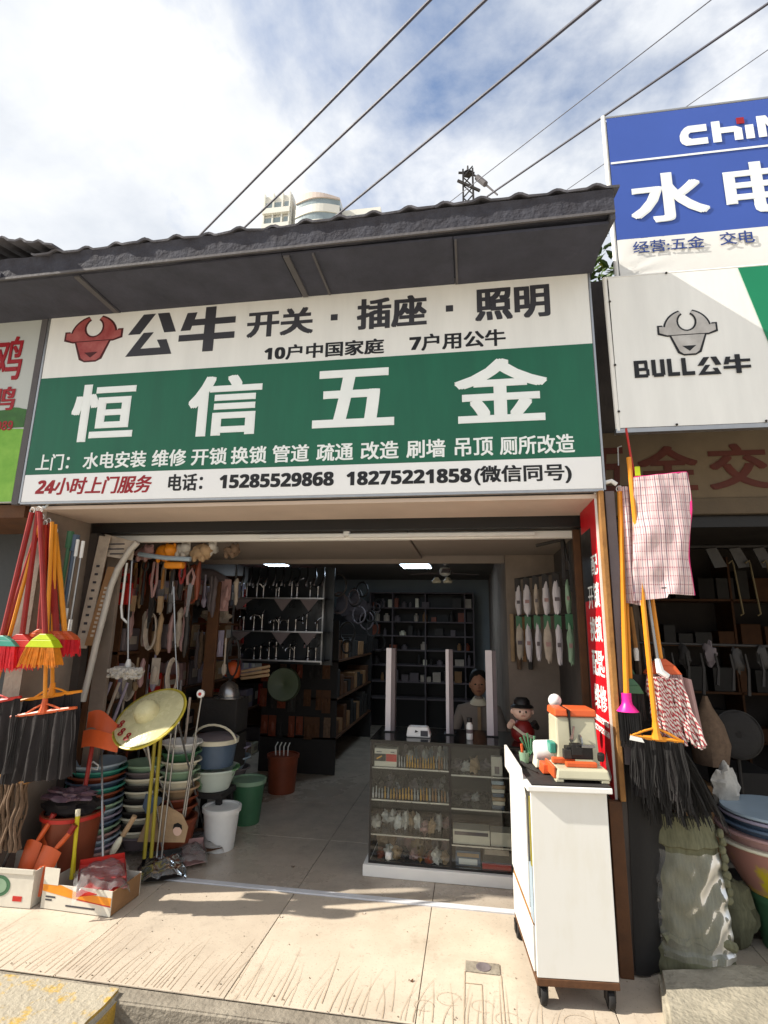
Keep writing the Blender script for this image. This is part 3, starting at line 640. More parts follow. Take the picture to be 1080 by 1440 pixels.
# ------------------------------------------------------------------ red banner on the right pier
rb = thing('vertical_banner', 'tall red vertical banner with white characters on the right door pier', 'banner', (0.69, -0.25, 0.78))
part(rb, 'sheet', MB().box(0.676, 0.684, -0.46, -0.08, 0.72, 2.35), M['red_banner'])
part(rb, 'edge', MB().box(0.678, 0.6895, -0.468, -0.462, 0.72, 2.35), M['white'])
for tx, z0, z1 in (('配',1.83,1.94),('开锁',1.655,1.79),('换锁',1.475,1.61),('配匙',1.295,1.43),('维修',1.12,1.25)):
    text(rb, tx, -0.17 if len(tx) > 1 else -0.30, -0.445, z0, z1, 0, M['sign_letter'], bold=0.02, onx=0.676)
text(rb, '15285529868', -0.10, -0.45, 1.055, 1.085, 0, M['sign_letter'], onx=0.676, bold=.01); text(rb, '18275221858', -0.10, -0.45, 1.005, 1.035, 0, M['sign_letter'], onx=0.676, bold=.01)
part(rb, 'key_print', MB().add([(0.6745,-.36,.93),(0.6745,-.44,.83),(0.6745,-.42,.80),(0.6745,-.33,.86)],[(0,1,2,3)]), M['sign_letter'])
part(rb, 'dark_patch', MB().box(0.6742, 0.6758, -0.33, -0.085, 1.70, 2.10), M['black'])  # black patch over the upper inner part of the banner

# ------------------------------------------------------------------ far things: tower block, mast, cables, greenery
tw = thing('apartment_tower', 'far pale high rise with a curved pink topped bay behind the roof', 'building', (-24, 72, -0.26))
part(tw, 'wall', MB().box(-33.8, -28.6, 70.2, 82, -0.3, 73.4), M['tow_white'])
part(tw, 'wall', MB().box(-20.6, -13.6, 71.5, 84, -0.3, 70.2), M['tow_white'])
part(tw, 'wall', MB().box(-28.6, -20.6, 71.2, 84, -0.3, 71.9), M['tow_white'])
def bay(z0, z1, ex, m_, nm, h=0.0):
    pts = [(-27.8 + 7.6*i/12, 70.0-1.0*math.sin(math.pi*i/12)-ex) for i in range(13)]
    q = MB(); n = len(pts)
    vs_ = [(x_, y_, z0) for x_, y_ in pts] + [(-20.2, 72.5, z0), (-27.8, 72.5, z0)] + [(x_, y_, z1-h*i/12) for i, (x_, y_) in enumerate(pts)] + [(-20.2, 72.5, z1-h), (-27.8, 72.5, z1)]
    k = n+2
    q.add(vs_, [tuple(range(k))[::-1], tuple(range(k, 2*k))] + [(i, (i+1) % k, k+(i+1) % k, k+i) for i in range(k)])
    return part(tw, nm, q, m_)
bay(0, 70.9, 0.0, M['tow_glass'], 'bay_glazing')
bay(70.9, 72.6, 0.25, M['tow_pink'], 'bay_parapet', 1.4)
for fz in range(12):
    z = 69.2 - 3.0*fz
    bay(z-0.95, z+0.55, 0.18, M['tow_white'], 'balcony_band')
    for (xa, xb, yy) in ((-33.4, -30.2, 70.2), (-29.9, -28.9, 70.2), (-20.0, -18.6, 71.5), (-17.9, -14.6, 71.5)):
        top = 72.0 if yy < 71 else 69.0
        zz_ = top-3.0*fz
        w_ = part(tw, 'window', MB().box(xa, xb, yy-0.12, yy-0.02, zz_-1.5, zz_), M['tow_glass'])
        part(w_, 'balcony_front', MB().box(xa-0.15, xb+0.15, yy-0.7, yy-0.13, zz_-2.5, zz_-1.5), M['tow_white'])
for x_ in (-33.4, -31.8, -30.2, -28.9): part(tw, 'pilaster', MB().box(x_-0.12, x_+0.12, 69.75, 70.19, 0, 73.6), M['tow_white'])
# lattice mast with a transformer hanging off it
ms = thing('lattice_mast', 'thin steel lattice mast with drum insulators sticking up behind the roof', 'mast', (0.2, 14.0, -0.26))
q = MB()
for sx, sy_ in ((-.2,-.2),(.2,-.2),(.2,.2),(-.2,.2)): q.tube([(0.2+sx*1.6, 14+sy_*1.6, -0.26), (0.2+sx*0.9, 14+sy_*0.9, 18.6)], 0.045, 4)
part(ms, 'leg', q, M['iron'])
q = MB()
for i in range(40):
    z = 0.3+i*0.46; w = 0.2*(1.6-0.7*z/18.6); s_ = 1 if i % 2 else -1
    for yy in (-w, w): q.tube([(0.2-s_*w, 14+yy, z), (0.2+s_*w, 14+yy, z+0.46)], 0.025, 4)
    for xx in (-w, w): q.tube([(0.2+xx, 14-s_*w, z), (0.2+xx, 14+s_*w, z+0.46)], 0.025, 4)
part(ms, 'bracing', q, M['iron'])
part(ms, 'cross_arm', MB().tube([(-0.18,13.8,18.1),(0.62,13.8,17.55)], 0.06, 6), M['iron'])
part(ms, 'cross_arm', MB().tube([(-0.15,13.9,18.55),(0.45,13.9,18.45)], 0.05, 6), M['iron'])
part(ms, 'cap', MB().lathe([(0.20,0),(0.10,0.12),(0.04,0.16),(0.03,0.36)], 8, (0.2,14,18.55)), M['iron'])
part(ms, 'insulator', MB().tube([(0.40,13.9,18.40),(0.52,13.85,18.22),(0.54,13.85,18.20),(0.84,13.75,17.76),(0.86,13.75,17.73),(1.25,13.6,17.1)], [.03,.04,.11,.11,.04,.03], 8), M['batten'])
for i, (ax, ay, bx_, by, r_, lb) in enumerate([
    (-0.303,0.914,-4.449,3.834,0.017,'thick dark cable, leftmost of the cables crossing the sky'),
    (0.273,0.999,-3.795,3.891,0.017,'thick dark cable second from the left crossing the sky'),
    (1.451,1.173,-2.134,3.798,0.018,'thick dark cable third from the left, ending above the roof middle'),
    (3.199,1.465,0.151,3.817,0.015,'dark cable passing just over the blue sign corner'),
    (2.599,1.343,-0.289,3.755,0.006,'thin faint wire running down to the lattice mast'),
    (3.443,1.964,1.568,3.668,0.005,'hair thin wire at upper right beyond the blue sign'),
    (3.47,1.94,1.60,3.64,0.005,'hair thin wire paired with another right of the blue sign top')]):
    a = Vector((ax, ay, 8)); b = Vector((bx_, by, 8)); d = (b-a).normalized()
    pts = [a + d*t + Vector((0,0,-0.0)) for t in (-9, -3, 0, 4, 9, 20)]
    solo('overhead_cable', lb, 'cable', MB().tube(pts, r_, 6), M['cable'], True, group='cables overhead')
# greenery squeezed between the roof end and the right signs
tr = thing('climbing_shrub', 'leafy shrub glimpsed in the gap between roof end and right signs', 'shrub', (0.95, 0.55, 1.0))
q = MB(); rl = random.Random(5)
for i in range(9):
    x0 = 0.9+rl.uniform(-.08, .3); pts = [(x0+rl.uniform(-.05,.05)*k, 0.55+rl.uniform(-.1,.1)*k, 1.0+0.75*k) for k in range(5)]
    q.tube(pts, [0.022, 0.018, 0.014, 0.010, 0.005], 5)
part(tr, 'stem', q, M['bark'], True)
def leaves(n, box, size, seed, rr=None):
    r_ = random.Random(seed); q_ = MB()
    for i in range(n):
        c = Vector([r_.uniform(*b_) for b_ in box]); s_ = size*r_.uniform(.6, 1.3)
        e = Euler((r_.uniform(-1.2,1.2), r_.uniform(-1.2,1.2), r_.uniform(0,6.3))).to_matrix()
        q_.add([c+e@Vector(v) for v in ((0,-s_,0),(s_*.38,-s_*.2,s_*.1),(s_*.3,s_*.4,s_*.12),(0,s_,0),(-s_*.3,s_*.4,s_*.12),(-s_*.38,-s_*.2,s_*.1))], [(0,1,2,3),(0,3,4,5)])
    return q_
part(tr, 'foliage', leaves(1500, ((0.82,1.5),(0.12,1.0),(2.7,4.45)), 0.045, 2), M['leaf'], kind='stuff')
part(tr, 'foliage', leaves(130, ((0.82,1.5),(0.10,0.9),(2.9,4.35)), 0.05, 9), M['leaf_y'], kind='stuff')

# ------------------------------------------------------------------ brooms and scrapers hanging at the left pier
def V(*a): return Vector(a)
def bristle_block(c0, h0, c1, h1, n=90, r=0.0028, seed=1):
    r_ = random.Random(seed); q_ = MB()
    q_.fr((c0[0], c0[1], c0[2]), (h0[0]*.9, h0[1]*.8), (c0[0]+(c1[0]-c0[0])*.9, c0[1]+(c1[1]-c0[1])*.9, c0[2]+(c1[2]-c0[2])*.9), (h1[0]*.93, h1[1]*.85))
    for i in range(n):
        u, v = r_.uniform(-1, 1), r_.choice((-1, -1, -.9, 1, r_.uniform(-1, 1)))
        a = V(c0[0]+u*h0[0], c0[1]+v*h0[1], c0[2]); b = V(c1[0]+u*h1[0]+r_.uniform(-.004,.004), c1[1]+v*h1[1], c1[2]+r_.uniform(-.012,.006))
        q_.tube([a, (a+b)/2+V(r_.uniform(-.003,.003),r_.uniform(-.003,.003),0), b], [r, r, r*.6], 3, cap=False)
    return q_
def broom(label, A, B, w, capm, brm, hm, caph=0.06, brh=0.12, flare=1.25, d=0.03, hr=0.015, seed=1, group='brooms hanging at the left pier', shape='fan'):
    """A top of the handle, B where the handle enters the head"""
    A, B = V(*A), V(*B); o = thing('broom', label, 'broom', (B.x, B.y, B.z-caph-brh), group=group)
    hd = part(o, 'handle', MB().tube([A, A*.5+B*.5, B-V(0,0,.02)], hr, 8), hm, True)
    part(hd, 'hanging_loop', MB().tube([A+V(math.cos(t)*.016, 0, .014+math.sin(t)*.018) for t in [k*math.pi/5 for k in range(11)]], 0.0025, 5), M['white_pl'], True)
    if shape == 'fan': q_ = MB().fr((B.x,B.y,B.z),(w*.10,d*.7),(B.x,B.y,B.z-caph*.45),(w*.34,d*.9)); q_.fr((B.x,B.y,B.z-caph*.45),(w*.34,d*.9),(B.x,B.y,B.z-caph),(w*.5,d))
    else: q_ = MB().lathe([(hr*1.7,0),(hr*1.7,-.035),(w*.25,-.052),(w*.5,-caph)], 16, B)
    part(o, 'head', q_, capm, shape != 'fan', bev=0.003 if shape == 'fan' else 0)
    part(o, 'bristles', bristle_block((B.x,B.y,B.z-caph),(w*.48,d*.9),(B.x,B.y,B.z-caph-brh),(w*.5*flare,d*1.1), seed=seed), brm)
    return o
HK = (-2.66, -0.53, 2.20)
broom('broom with teal head and bright red bristles, leftmost of the hanging brooms', (-2.70,-.56,2.20), (-2.73,-.60,1.45), .26, M['teal'], M['br_red'], M['red_handle'], .06, .135, 1.1, seed=1)
broom('broom with red head between the teal and lime headed brooms', (-2.665,-.55,2.21), (-2.625,-.57,1.46), .22, M['red_pl'], M['br_red'], M['red_handle'], .075, .12, 1.1, seed=2)
broom('broom with lime head and amber bristles, rightmost of the hanging brooms', (-2.645,-.56,2.20), (-2.425,-.62,1.465), .19, M['lime'], M['br_or'], M['red_handle'], .075, .105, 1.32, .035, seed=3)
for i, (xt, xb, yb_, zb, hm, lb) in enumerate([(-2.68,-2.80,-.50,1.43,M['red_handle'],'red handled broom half cut off by the left edge'),
      (-2.655,-2.59,-.47,1.47,M['red_handle'],'red handled broom hung behind the teal headed one'),
      (-2.65,-2.545,-.50,1.49,M['red_handle'],'red handled broom hung tight behind the others at the left pier'),
      (-2.64,-2.475,-.47,1.48,M['red_handle'],'thick red handled broom hung nearest the pier'),
      (-2.62,-2.44,-.44,1.48,M['or_handle'],'orange handled broom hung deepest beside the pier')]):
    broom(lb, (xt,yb_,2.17-.02*i), (xb,yb_-.01,zb), .18, M['or_pl'], M['br_red'], hm, .05, .09, 1.1, hr=0.016 if i != 3 else .021, seed=20+i)
solo('hook', 'white hook under the sign corner holding the hanging brooms', 'hook', MB().tube([(-2.67,-.48,2.268),(-2.67,-.50,2.245),(-2.66,-.53,2.225),(-2.64,-.545,2.24)], .007, 6), M['white_pl'], True)
def strands(f, w, seed, dens=260):
    """loose ribbons of black film lying over the skirt, each with its own length"""
    r_ = random.Random(seed*13); q_ = MB()
    for i in range(int(w*dens)):
        u = r_.uniform(.005, .995); L = r_.uniform(.7, 1.08); hw = r_.uniform(.0008, .0026); ph = r_.uniform(0, 6); vs_ = []; yo = r_.uniform(-.012, .002)
        for k in range(7):
            v = L*k/6; p = Vector(f(u, v)); dx = .006*math.sin(ph+k*1.1)*k/6
            vs_ += [(p.x+dx-hw, p.y+yo*k/6-.003, p.z), (p.x+dx+hw, p.y+yo*k/6-.003+.003*math.sin(ph), p.z)]
        q_.add(vs_, [(2*k, 2*k+1, 2*k+3, 2*k+2) for k in range(6)])
    return q_
def scraper(label, A, L_, R_, skirt, barm, hm, seed, sk=True, group='wide floor brooms with black skirts', hr=.011, low=None, dens=50, full=1.0):
    A, L_, R_ = V(*A), V(*L_), V(*R_); mid = (L_+R_)/2
    o = thing('floor_broom', label, 'broom', (mid.x, mid.y, mid.z-skirt), group=group)
    part(o, 'handle', MB().tube([A, A*.3+mid*.7, mid+V(0,0,.05)], hr, 8), hm, True)
    d = (R_-L_).normalized(); q_ = MB().tube([L_, L_*.7+mid*.3, mid, R_*.7+mid*.3, R_], [.008,.010,.014,.010,.008], 6)
    q_.tube([mid+V(0,0,.075), mid+V(0,0,.03), mid], [.014,.018,.03], 8)
    q_.tube([mid-d*.11+V(0,-.003,.004), mid-d*.06+V(0,-.003,.028), mid+V(0,-.003,.05), mid+d*.06+V(0,-.003,.028), mid+d*.11+V(0,-.003,.004)], .006, 6)
    part(o, 'head_bar', q_, barm, True)
    w = (R_-L_).length
    def f(u, v):
        p = L_ + (R_-L_)*u; lo = low(u) if low else 1.0
        fold = 0.014*math.sin(u*w*95+seed)+0.010*math.sin(u*w*47+seed*2.1)
        sp = 1+0.12*v
        return (mid.x+(p.x-mid.x)*sp+.004*math.sin(v*9+u*30), p.y+fold*(.25+.75*v)-.004, p.z-.004-(skirt*lo+.02*noise.noise(V(u*14,seed,0))*v)*v)
    part(o, 'skirt', MB().sheet(lambda u, v: f(u, v*full), 72, 10, -.002), M['dark_cloth'], True)
    part(o, 'skirt_strands', strands(f, w, seed, dens), M['rubber'])
    return o
scraper('wide orange floor broom with black skirt, lowest at the left pier', (-2.60,-.50,2.15), (-2.626,-.56,.995), (-2.212,-.56,1.061), .36, M['or_pl'], M['or_handle'], 1)
scraper('wide amber floor broom with black skirt behind the lowest one', (-2.60,-.47,2.14), (-2.627,-.50,1.077), (-2.24,-.50,1.142), .44, M['or_y'], M['or_handle'], 2)
scraper('wide red floor broom with black skirt cut off by the left edge', (-2.64,-.55,2.16), (-2.95,-.56,1.03), (-2.577,-.56,1.106), .40, M['red_pl'], M['or_handle'], 3)
# thin goods hanging on the pier behind the brooms
for i, (x_, y_, z0, z1, r_, m_, nm, lb, ct) in enumerate([
    (-2.60,-.33,1.50,2.12,.012,M['green_pl'],'garden_stake','thin dark green stake hanging behind the red brooms','stake'),
    (-2.575,-.31,1.45,2.10,.014,M['blue_pl'],'garden_stake','bluish stake hanging behind the red brooms','stake'),
    (-2.515,-.36,1.55,2.06,.006,M['steel'],'metal_rod','thin steel rod with pale grip, left one on the pier','rod'),
    (-2.475,-.36,1.48,2.05,.006,M['steel'],'metal_rod','thin steel rod with pale grip, right one on the pier','rod')]):
    o = thing(nm, lb, ct, (x_, y_, z0)); part(o, 'shaft', MB().tube([(x_,y_,z1),(x_-.012,y_,z0)], r_, 7), m_, True)
    part(o, 'grip', MB().tube([(x_,y_,z1),(x_-.002,y_,z1-.11)], r_*1.8, 8), M['white_pl'] if i > 1 else m_, True)
    part(o, 'grip', MB().tube([(x_-.011,y_,z0+.07),(x_-.012,y_,z0)], r_*1.8, 8), M['white_pl'] if i > 1 else m_, True)
pb = thing('paper_notice', 'creased paper notice taped slantwise at top left of doorway', 'notice', (-2.45,-.03,2.0))
part(pb, 'sheet', MB().sheet(lambda u,v: (-2.575+.235*u, -.03+.012*math.sin(u*6+v*3), 2.155-.155*v-.055*u+.02*u*v), 10, 8, .001), M['paper'], True)
for k in range(3): part(pb, 'ink_line', MB().box(-2.545+.02*k, -2.40, -.048, -.0465, 2.075-.035*k, 2.083-.035*k), M['sign_char'])
def plank(name, label, x0, z0, x1, z1, w, y, m_, marks=0):
    o = thing(name, label, 'board', (x1, y, z1)); a, b = V(x0, y, z0), V(x1, y, z1)
    part(o, 'board', MB().add([(a.x,y,a.z),(a.x+w,y,a.z-.01),(b.x+w,y,b.z),(b.x,y,b.z),(a.x,y+.012,a.z),(a.x+w,y+.012,a.z-.01),(b.x+w,y+.012,b.z),(b.x,y+.012,b.z)],
         [(0,3,2,1),(4,5,6,7),(0,1,5,4),(1,2,6,5),(2,3,7,6),(3,0,4,7)]), m_, bev=.002)
    for k in range(marks):
        t = .28+.65*k/marks; c = a*(1-t)+b*t
        part(o, 'mark', MB().box(c.x+w*.35, c.x+w*.65, y-.0022, y-.0005, c.z-.008, c.z+.008), M['paper'] if m_ is not M['paper'] else M['sign_char'])
plank('measuring_board', 'long pale board with marks, outermost at left doorway edge', -2.60, 2.14, -2.675, 1.36, .085, -.055, M['paper'], 9)
plank('measuring_board', 'shorter brown board with a row of pale marks by the bent pipe', -2.50, 1.92, -2.60, 1.38, .075, -.062, M['card_b'], 12)
solo('bent_pipe', 'bent white plastic pipe leaning along the left door jamb', 'pipe', MB().tube([(-2.300,-.05,2.09),(-2.355,-.05,2.03),(-2.428,-.05,1.90),(-2.464,-.05,1.78),(-2.485,-.05,1.63),(-2.52,-.05,1.40),(-2.545,-.05,1.18),(-2.56,-.06,1.02)], .021, 10), M['pvc'], True)

# ------------------------------------------------------------------ goods standing at the left of the doorway
mp_ = thing('string_mop', 'brown string mop standing at the left edge', 'mop', (-2.68,-.42,.25))
q = MB(); rq = random.Random(8)
for i in range(34):
    x0 = -2.80+rq.uniform(0,.22); y0 = -.42+rq.uniform(-.04,.04); ph = rq.uniform(0,6)
    q.tube([(x0+.008*math.sin(k*1.3+ph), y0+.008*math.cos(k*1.1+ph), .62-.046*k) for k in range(9)], .008, 5)
part(mp_, 'strands', q, M['brown_str'], True); part(mp_, 'clamp', MB().box(-2.81,-2.56,-.45,-.39,.61,.66), M['wood'], bev=.006)
part(mp_, 'handle', MB().tube([(-2.69,-.42,.63),(-2.71,-.36,1.0)], .012, 8), M['wood'], True)
def carton(name, label, x0, x1, y0, y1, z1, m_, loc, rz=0, flap=.0):
    o = thing(name, label, 'carton', loc, rz, world=False); t = .005
    part(o, 'wall', MB().box(x0,x1,y0,y0+t,0,z1), m_); part(o, 'wall', MB().box(x0,x1,y1-t,y1,0,z1), m_)
    part(o, 'wall', MB().box(x0,x0+t,y0+t,y1-t,0,z1), m_); part(o, 'wall', MB().box(x1-t,x1,y0+t,y1-t,0,z1*.96), M['card_b'] if flap else m_)
    part(o, 'base', MB().box(x0+t,x1-t,y0+t,y1-t,0.001,.007), M['card_b'])
    return o
c1 = carton('cardboard_box', 'open white carton with round green print holding orange shovels', -.21, .155, -.10, .14, .187, M['card_w'], (-2.56,-.385,.004), R(3))
part(c1, 'green_print', MB().lathe([(.052,0),(.052,.0014),(.0,.0014)], 24, (-.035,-.1002,.10), (0,-1,0)).xf(Matrix.Diagonal((1.25,1,1,1))), M['green_pl'])
part(c1, 'green_print', MB().lathe([(.036,0),(.036,.0008),(.0,.0008)], 20, (-.035,-.1018,.10), (0,-1,0)).xf(Matrix.Diagonal((1.25,1,1,1))), M['green_l'])
part(c1, 'red_print', MB().box(.045,.10,-.1016,-.1003,.03,.055), M['red_pl'])
part(c1, 'folded_edge', MB().box(-.205,.15,-.106,-.1003,.165,.188), M['card_w'])
c2 = carton('cardboard_box', 'low printed carton with yellow stripe holding the wrapped red dustpan', -.215, .215, -.09, .16, .12, M['card_w'], (-2.135,-.375,.004), R(-2), 1)
part(c2, 'back_flap', MB().box(-.213,-.12,-.093,-.0903,.118,.20), M['card_w'])
part(c2, 'yellow_stripe', MB().poly([(-.213,.118),(-.213,.085),(-.05,.066),(.213,.05),(.213,.088),(0,.095),(-.10,.12)], -.0915, -.0903), M['or_y'])
part(c2, 'red_stripe', MB().poly([(.0,.060),(.213,.044),(.213,.050),(.0,.066)], -.0915, -.0903), M['red_pl'])
for k, (a, b, z) in enumerate(((-.19,-.13,.055),(-.19,-.15,.04),(-.06,.12,.022))): part(c2, 'print_line', MB().box(a, b, -.0915, -.0903, z, z+.008), M['sign_char'])
def shovel(label, x, y, z, w, h, ang, hand, m_):
    o = thing('hand_shovel', label, 'shovel', (x,y,z), group='orange shovels in the carton')
    Mx = Matrix.Translation(V(x,y,z)) @ Euler((R(-12),R(ang),0)).to_matrix().to_4x4()
    def f(u, v):
        k = abs(u-.5)*2
        return ((u-.5)*w*(1-.12*(1-v)), -.02*(1-k*k)*.9, h*v*(1-.06*k*k) if v > .5 else h*v)
    q_ = MB().sheet(f, 10, 8, .003).xf(Mx); part(o, 'blade', q_, m_, True)
    part(o, 'handle', MB().tube([(hand*.3,0,h*.96),(hand*.6,.0,h*1.12),(hand,.01,h*1.42)], [.012,.015,.014], 8).xf(Mx), m_, True)
    if hand > 0: part(o, 'grip', MB().tube([(hand*.9,.01,h*1.36),(hand*1.08,.01,h*1.56)], .017, 8).xf(Mx), M['red_handle'], True)
shovel('orange shovel blade standing in the carton, left one', -2.555,-.40,.05,.105,.25,6,.05,M['or_pl'])
shovel('orange shovel blade standing in the carton, right one', -2.445,-.42,.05,.125,.235,14,.06,M['or_pl'])
shovel('orange shovel behind the other two with raised handle', -2.51,-.33,.09,.10,.25,2,-.03,M['or_pl'])
solo('rake_handle', 'dark tool handle with orange grip leaning in the left carton', 'tool', MB().tube([(-2.69,-.43,.03),(-2.62,-.42,.26),(-2.59,-.41,.42)], [.009,.009,.013], 8), M['iron'], True)
tb = thing('storage_tub', 'rusty brown plastic tub with grey bundle on top beside the carton', 'tub', (-2.44,-.18,0))
part(tb, 'body', MB().lathe([(.13,0),(.165,.38),(.175,.385),(.175,.40),(.16,.40),(.155,.37),(.13,.02),(.0,.02)], 20, (-2.45,-.16,0)), M['brown_pl'], True)
part(tb, 'rim_band', MB().lathe([(.178,.372),(.178,.392),(.170,.395),(.170,.37)], 20, (-2.45,-.16,0)), M['red_pl'], True)
part(tb, 'bundle', MB().ell((-2.45,-.18,.44),(.16,.11,.07),20,12,.5,3), M['dark_cloth'], True)
solo('plastic_bag', 'crumpled purplish plastic bag lying on the brown tub', 'bag', MB().ell((-2.42,-.24,.515),(.15,.07,.035),26,14,.9,7), mat('purple_grey_film', '#5f4a55', 0.3, 0.5, 14, 0.4), True)
def basin_stack(x, y, cols, r, z0, step, h, lead, nm='basin'):
    for k, m_ in enumerate(cols):
        n = len(cols); lb = f"{lead}, {'topmost' if k == n-1 else ORD[n-1-k]+' from the top'}"
        z = z0+step*k; rr = r*(1+.02*math.sin(k*2.3)); cx = x+.004*math.sin(k*4.1); cy = y+.004*math.cos(k*2.7)
        solo(nm, lb, nm, MB().lathe([(.62*rr,0),(rr*.97,h*.93),(rr,h),(rr+.013,h+.002),(rr+.015,h-.009),(rr+.008,h-.012),(rr-.004,h-.004),(.62*rr-.004,.006),(0,.006)], 28, (cx,cy,z)), m_, True, group=lead)
G = M
basin_stack(-2.475, .06, [G['pinkpale'],G['lilac'],G['blue_l'],G['pinkpale'],G['green_l'],G['blue_pl'],G['lilac'],G['blue_l'],G['green_l'],G['blue_pl'],G['brown_pl'],G['teal'],G['blue_pl'],G['brown_pl'],G['teal'],G['blue_l']], .165, .02, .034, .10, 'plastic basin in the tall multicoloured stack by the orange scoop')
basin_stack(-2.265, .28, [G['board_grey'],G['cream'],G['black_mat'],G['cream'],G['black_mat'],G['cream'],G['black_mat'],G['cream'],G['black_mat'],G['cream'],G['board_grey'],G['green_l']], .135, .05, .040, .095, 'striped pot in the dark and cream stack behind the rods', 'pot')
basin_stack(-2.05, .36, [G['brown_pl'],G['brown_pl'],G['tan'],G['cream'],G['green_l'],G['cream'],G['green_pl'],G['white_pl']], .13, .22, .058, .09, 'pot in the stack under the straw hat brim', 'pot')
solo('plant_pot', 'terracotta coloured tub under the stack beneath the straw hat', 'pot', MB().lathe([(.11,0),(.15,.22),(.155,.22),(.155,.24),(.135,.24),(.10,.02),(0,.02)], 20, (-2.04,.33,0)), M['brown_pl'], True)
# orange scoop pair on a red stick
osx = thing('plastic_scoop', 'orange plastic scoop on a red stick left of the straw hat', 'scoop', (-2.33,-.14,.05))
part(osx, 'bowl', MB().sheet(lambda u,v: (-2.435+.26*u, -.15-.05*math.sin(math.pi*u)*v, .97-.10*v-.05*u+.03*math.sin(u*5)), 12, 8, .004), M['or_pl'], True)
part(osx, 'bowl', MB().sheet(lambda u,v: (-2.44+.25*u, -.17-.04*math.sin(math.pi*u), .86-.10*v+.02*math.sin(u*4)), 12, 8, .004), M['or_pl'], True)
part(osx, 'stick', MB().tube([(-2.37,-.16,.86),(-2.365,-.20,.45),(-2.37,-.22,.06)], .013, 8), M['red_handle'], True)
# long handled dustpans in clear wrap
def dustpan(label, c, w, d, yaw, m_, rod, wrap=True, tilt=0.0, rodm=None):
    o = thing('dustpan', label, 'dustpan', c, group='long handled dustpans wrapped in film')
    Mx = Matrix.Translation(V(*c)) @ Euler((R(tilt), 0, R(yaw))).to_matrix().to_4x4()
    q_ = MB().sheet(lambda u,v: ((u-.5)*w*(1-.08*v), (v-.5)*d, .008+.05*max(0,v-.75)*4*.9+.012*abs(u-.5)*2), 10, 10, .003)
    for s_ in (-1, 1): q_.add([((s_*.5)*w,-.5*d,.008),((s_*.5)*w*.92,.5*d,.02),((s_*.5)*w*.92,.5*d,.085),((s_*.5)*w*.96,.1*d,.06)], [(0,1,2,3)])
    q_.box(-.5*w*.92, .5*w*.92, .5*d-.004, .5*d, .02, .09)
    part(o, 'pan', q_.xf(Mx), m_)
    a = Mx @ V(0, .48*d, .09); part(o, 'handle', MB().tube([a, V(*rod)], .0065, 7), rodm or M['steel'], True)
    part(o, 'handle_cap', MB().ell(rod, (.012,.012,.016), 8, 6), M['white_pl'], True)
    if wrap:
        sd = c[0]*7
        def f(u, v):
            e = V((u-.5)*w*1.12, (v-.5)*d*1.15, .04+.03*math.sin(math.pi*v)+.05*max(0,v-.6)+.026*noise.noise(V(u*5+sd,v*5,1))+.007*noise.noise(V(u*17+sd,v*17,4))-.05*(abs(u-.5)*2)**4)
            return Mx @ e
        part(o, 'clear_wrap', MB().sheet(f, 26, 26), M['film'], True)
    return o
dustpan('red dustpan wrapped in clear film lying in the low carton', (-2.07,-.36,.105), .25, .24, 38, M['red_pl'], (-2.36,-.10,.80), True, 6)
dustpan('black dustpan in wrinkled film lying nearest the floor strip', (-1.93,.03,.012), .25, .24, 32, M['black'], (-2.075,-.06,.83), True)
dustpan('dusty pink dustpan in film behind the black one', (-1.87,.22,.02), .23, .22, 30, M['pinkpale'], (-2.125,-.02,.77), True)
dustpan('dark brown dustpan behind the pink one next to white bucket', (-1.86,.44,.02), .22, .22, 32, M['wood_d'], (-1.925,.05,.90), True)
cd = thing('display_card', 'tan and blue card with a face print among the dustpans', 'card', (-2.0,.09,.14))
part(cd, 'card', MB().poly([(-2.16,.15),(-1.83,.17),(-1.815,.26),(-1.86,.33),(-1.98,.38),(-2.08,.36)], .098, .102), M['tan'])
part(cd, 'blue_field', MB().poly([(-2.10,.30),(-2.145,.36),(-2.13,.44),(-1.99,.42)], .0955, .0972), M['blue_pl'])
part(cd, 'face_print', MB().lathe([(.030,0),(.030,.0012),(0,.0012)], 18, (-1.885,.0975,.235), (0,-1,0)), M['doll_skin'])
part(cd, 'hair_print', MB().poly([(-1.918,.24),(-1.912,.272),(-1.885,.282),(-1.858,.270),(-1.852,.24),(-1.87,.256),(-1.90,.256)], .0945, .0958), M['hair'])
for i, (a, b, lb) in enumerate((((-2.047,.0,.80),(-2.039,.0,.10),'yellow bamboo stick under the straw hat, left one'), ((-2.02,.02,.82),(-2.005,.02,.10),'yellow bamboo stick under the straw hat, right one'))):
    solo('bamboo_stick', lb, 'stick', MB().tube([a, ((a[0]+b[0])/2, a[1], (a[2]+b[2])/2), b], .0115, 8), M['bamboo'], True, group='bamboo sticks')
for i, (a, b, lb) in enumerate((((-1.905,0,.90),(-1.935,.02,.10),'thin pale rod directly right of the bamboo sticks'), ((-1.955,.03,.83),(-1.975,.03,.10),'thin pale rod between bamboo sticks and blue bucket'),
        ((-1.835,.15,.80),(-1.87,.15,.30),'short thin rod in front of the blue and white bucket'))):
    solo('metal_rod', lb, 'rod', MB().tube([a, b], .006, 7), M['steel'], True, group='thin rods')
gg = thing('gauge_rod', 'thin steel rod topped with a small round white dial', 'gauge', (-1.86,.1,.1))
part(gg, 'rod', MB().tube([(-1.80,.1,1.05),(-1.87,.12,.30)], .007, 7), M['steel'], True)
part(gg, 'dial', MB().lathe([(.026,0),(.026,.016),(.022,.018),(0,.018)], 18, (-1.797,.09,1.078), (0,-1,.1)), M['white_pl'], True)
part(gg, 'dial_face', MB().lathe([(.011,0),(.011,.003),(0,.003)], 14, (-1.797,.0705,1.078), (0,-1,.1)), M['red_pl'])
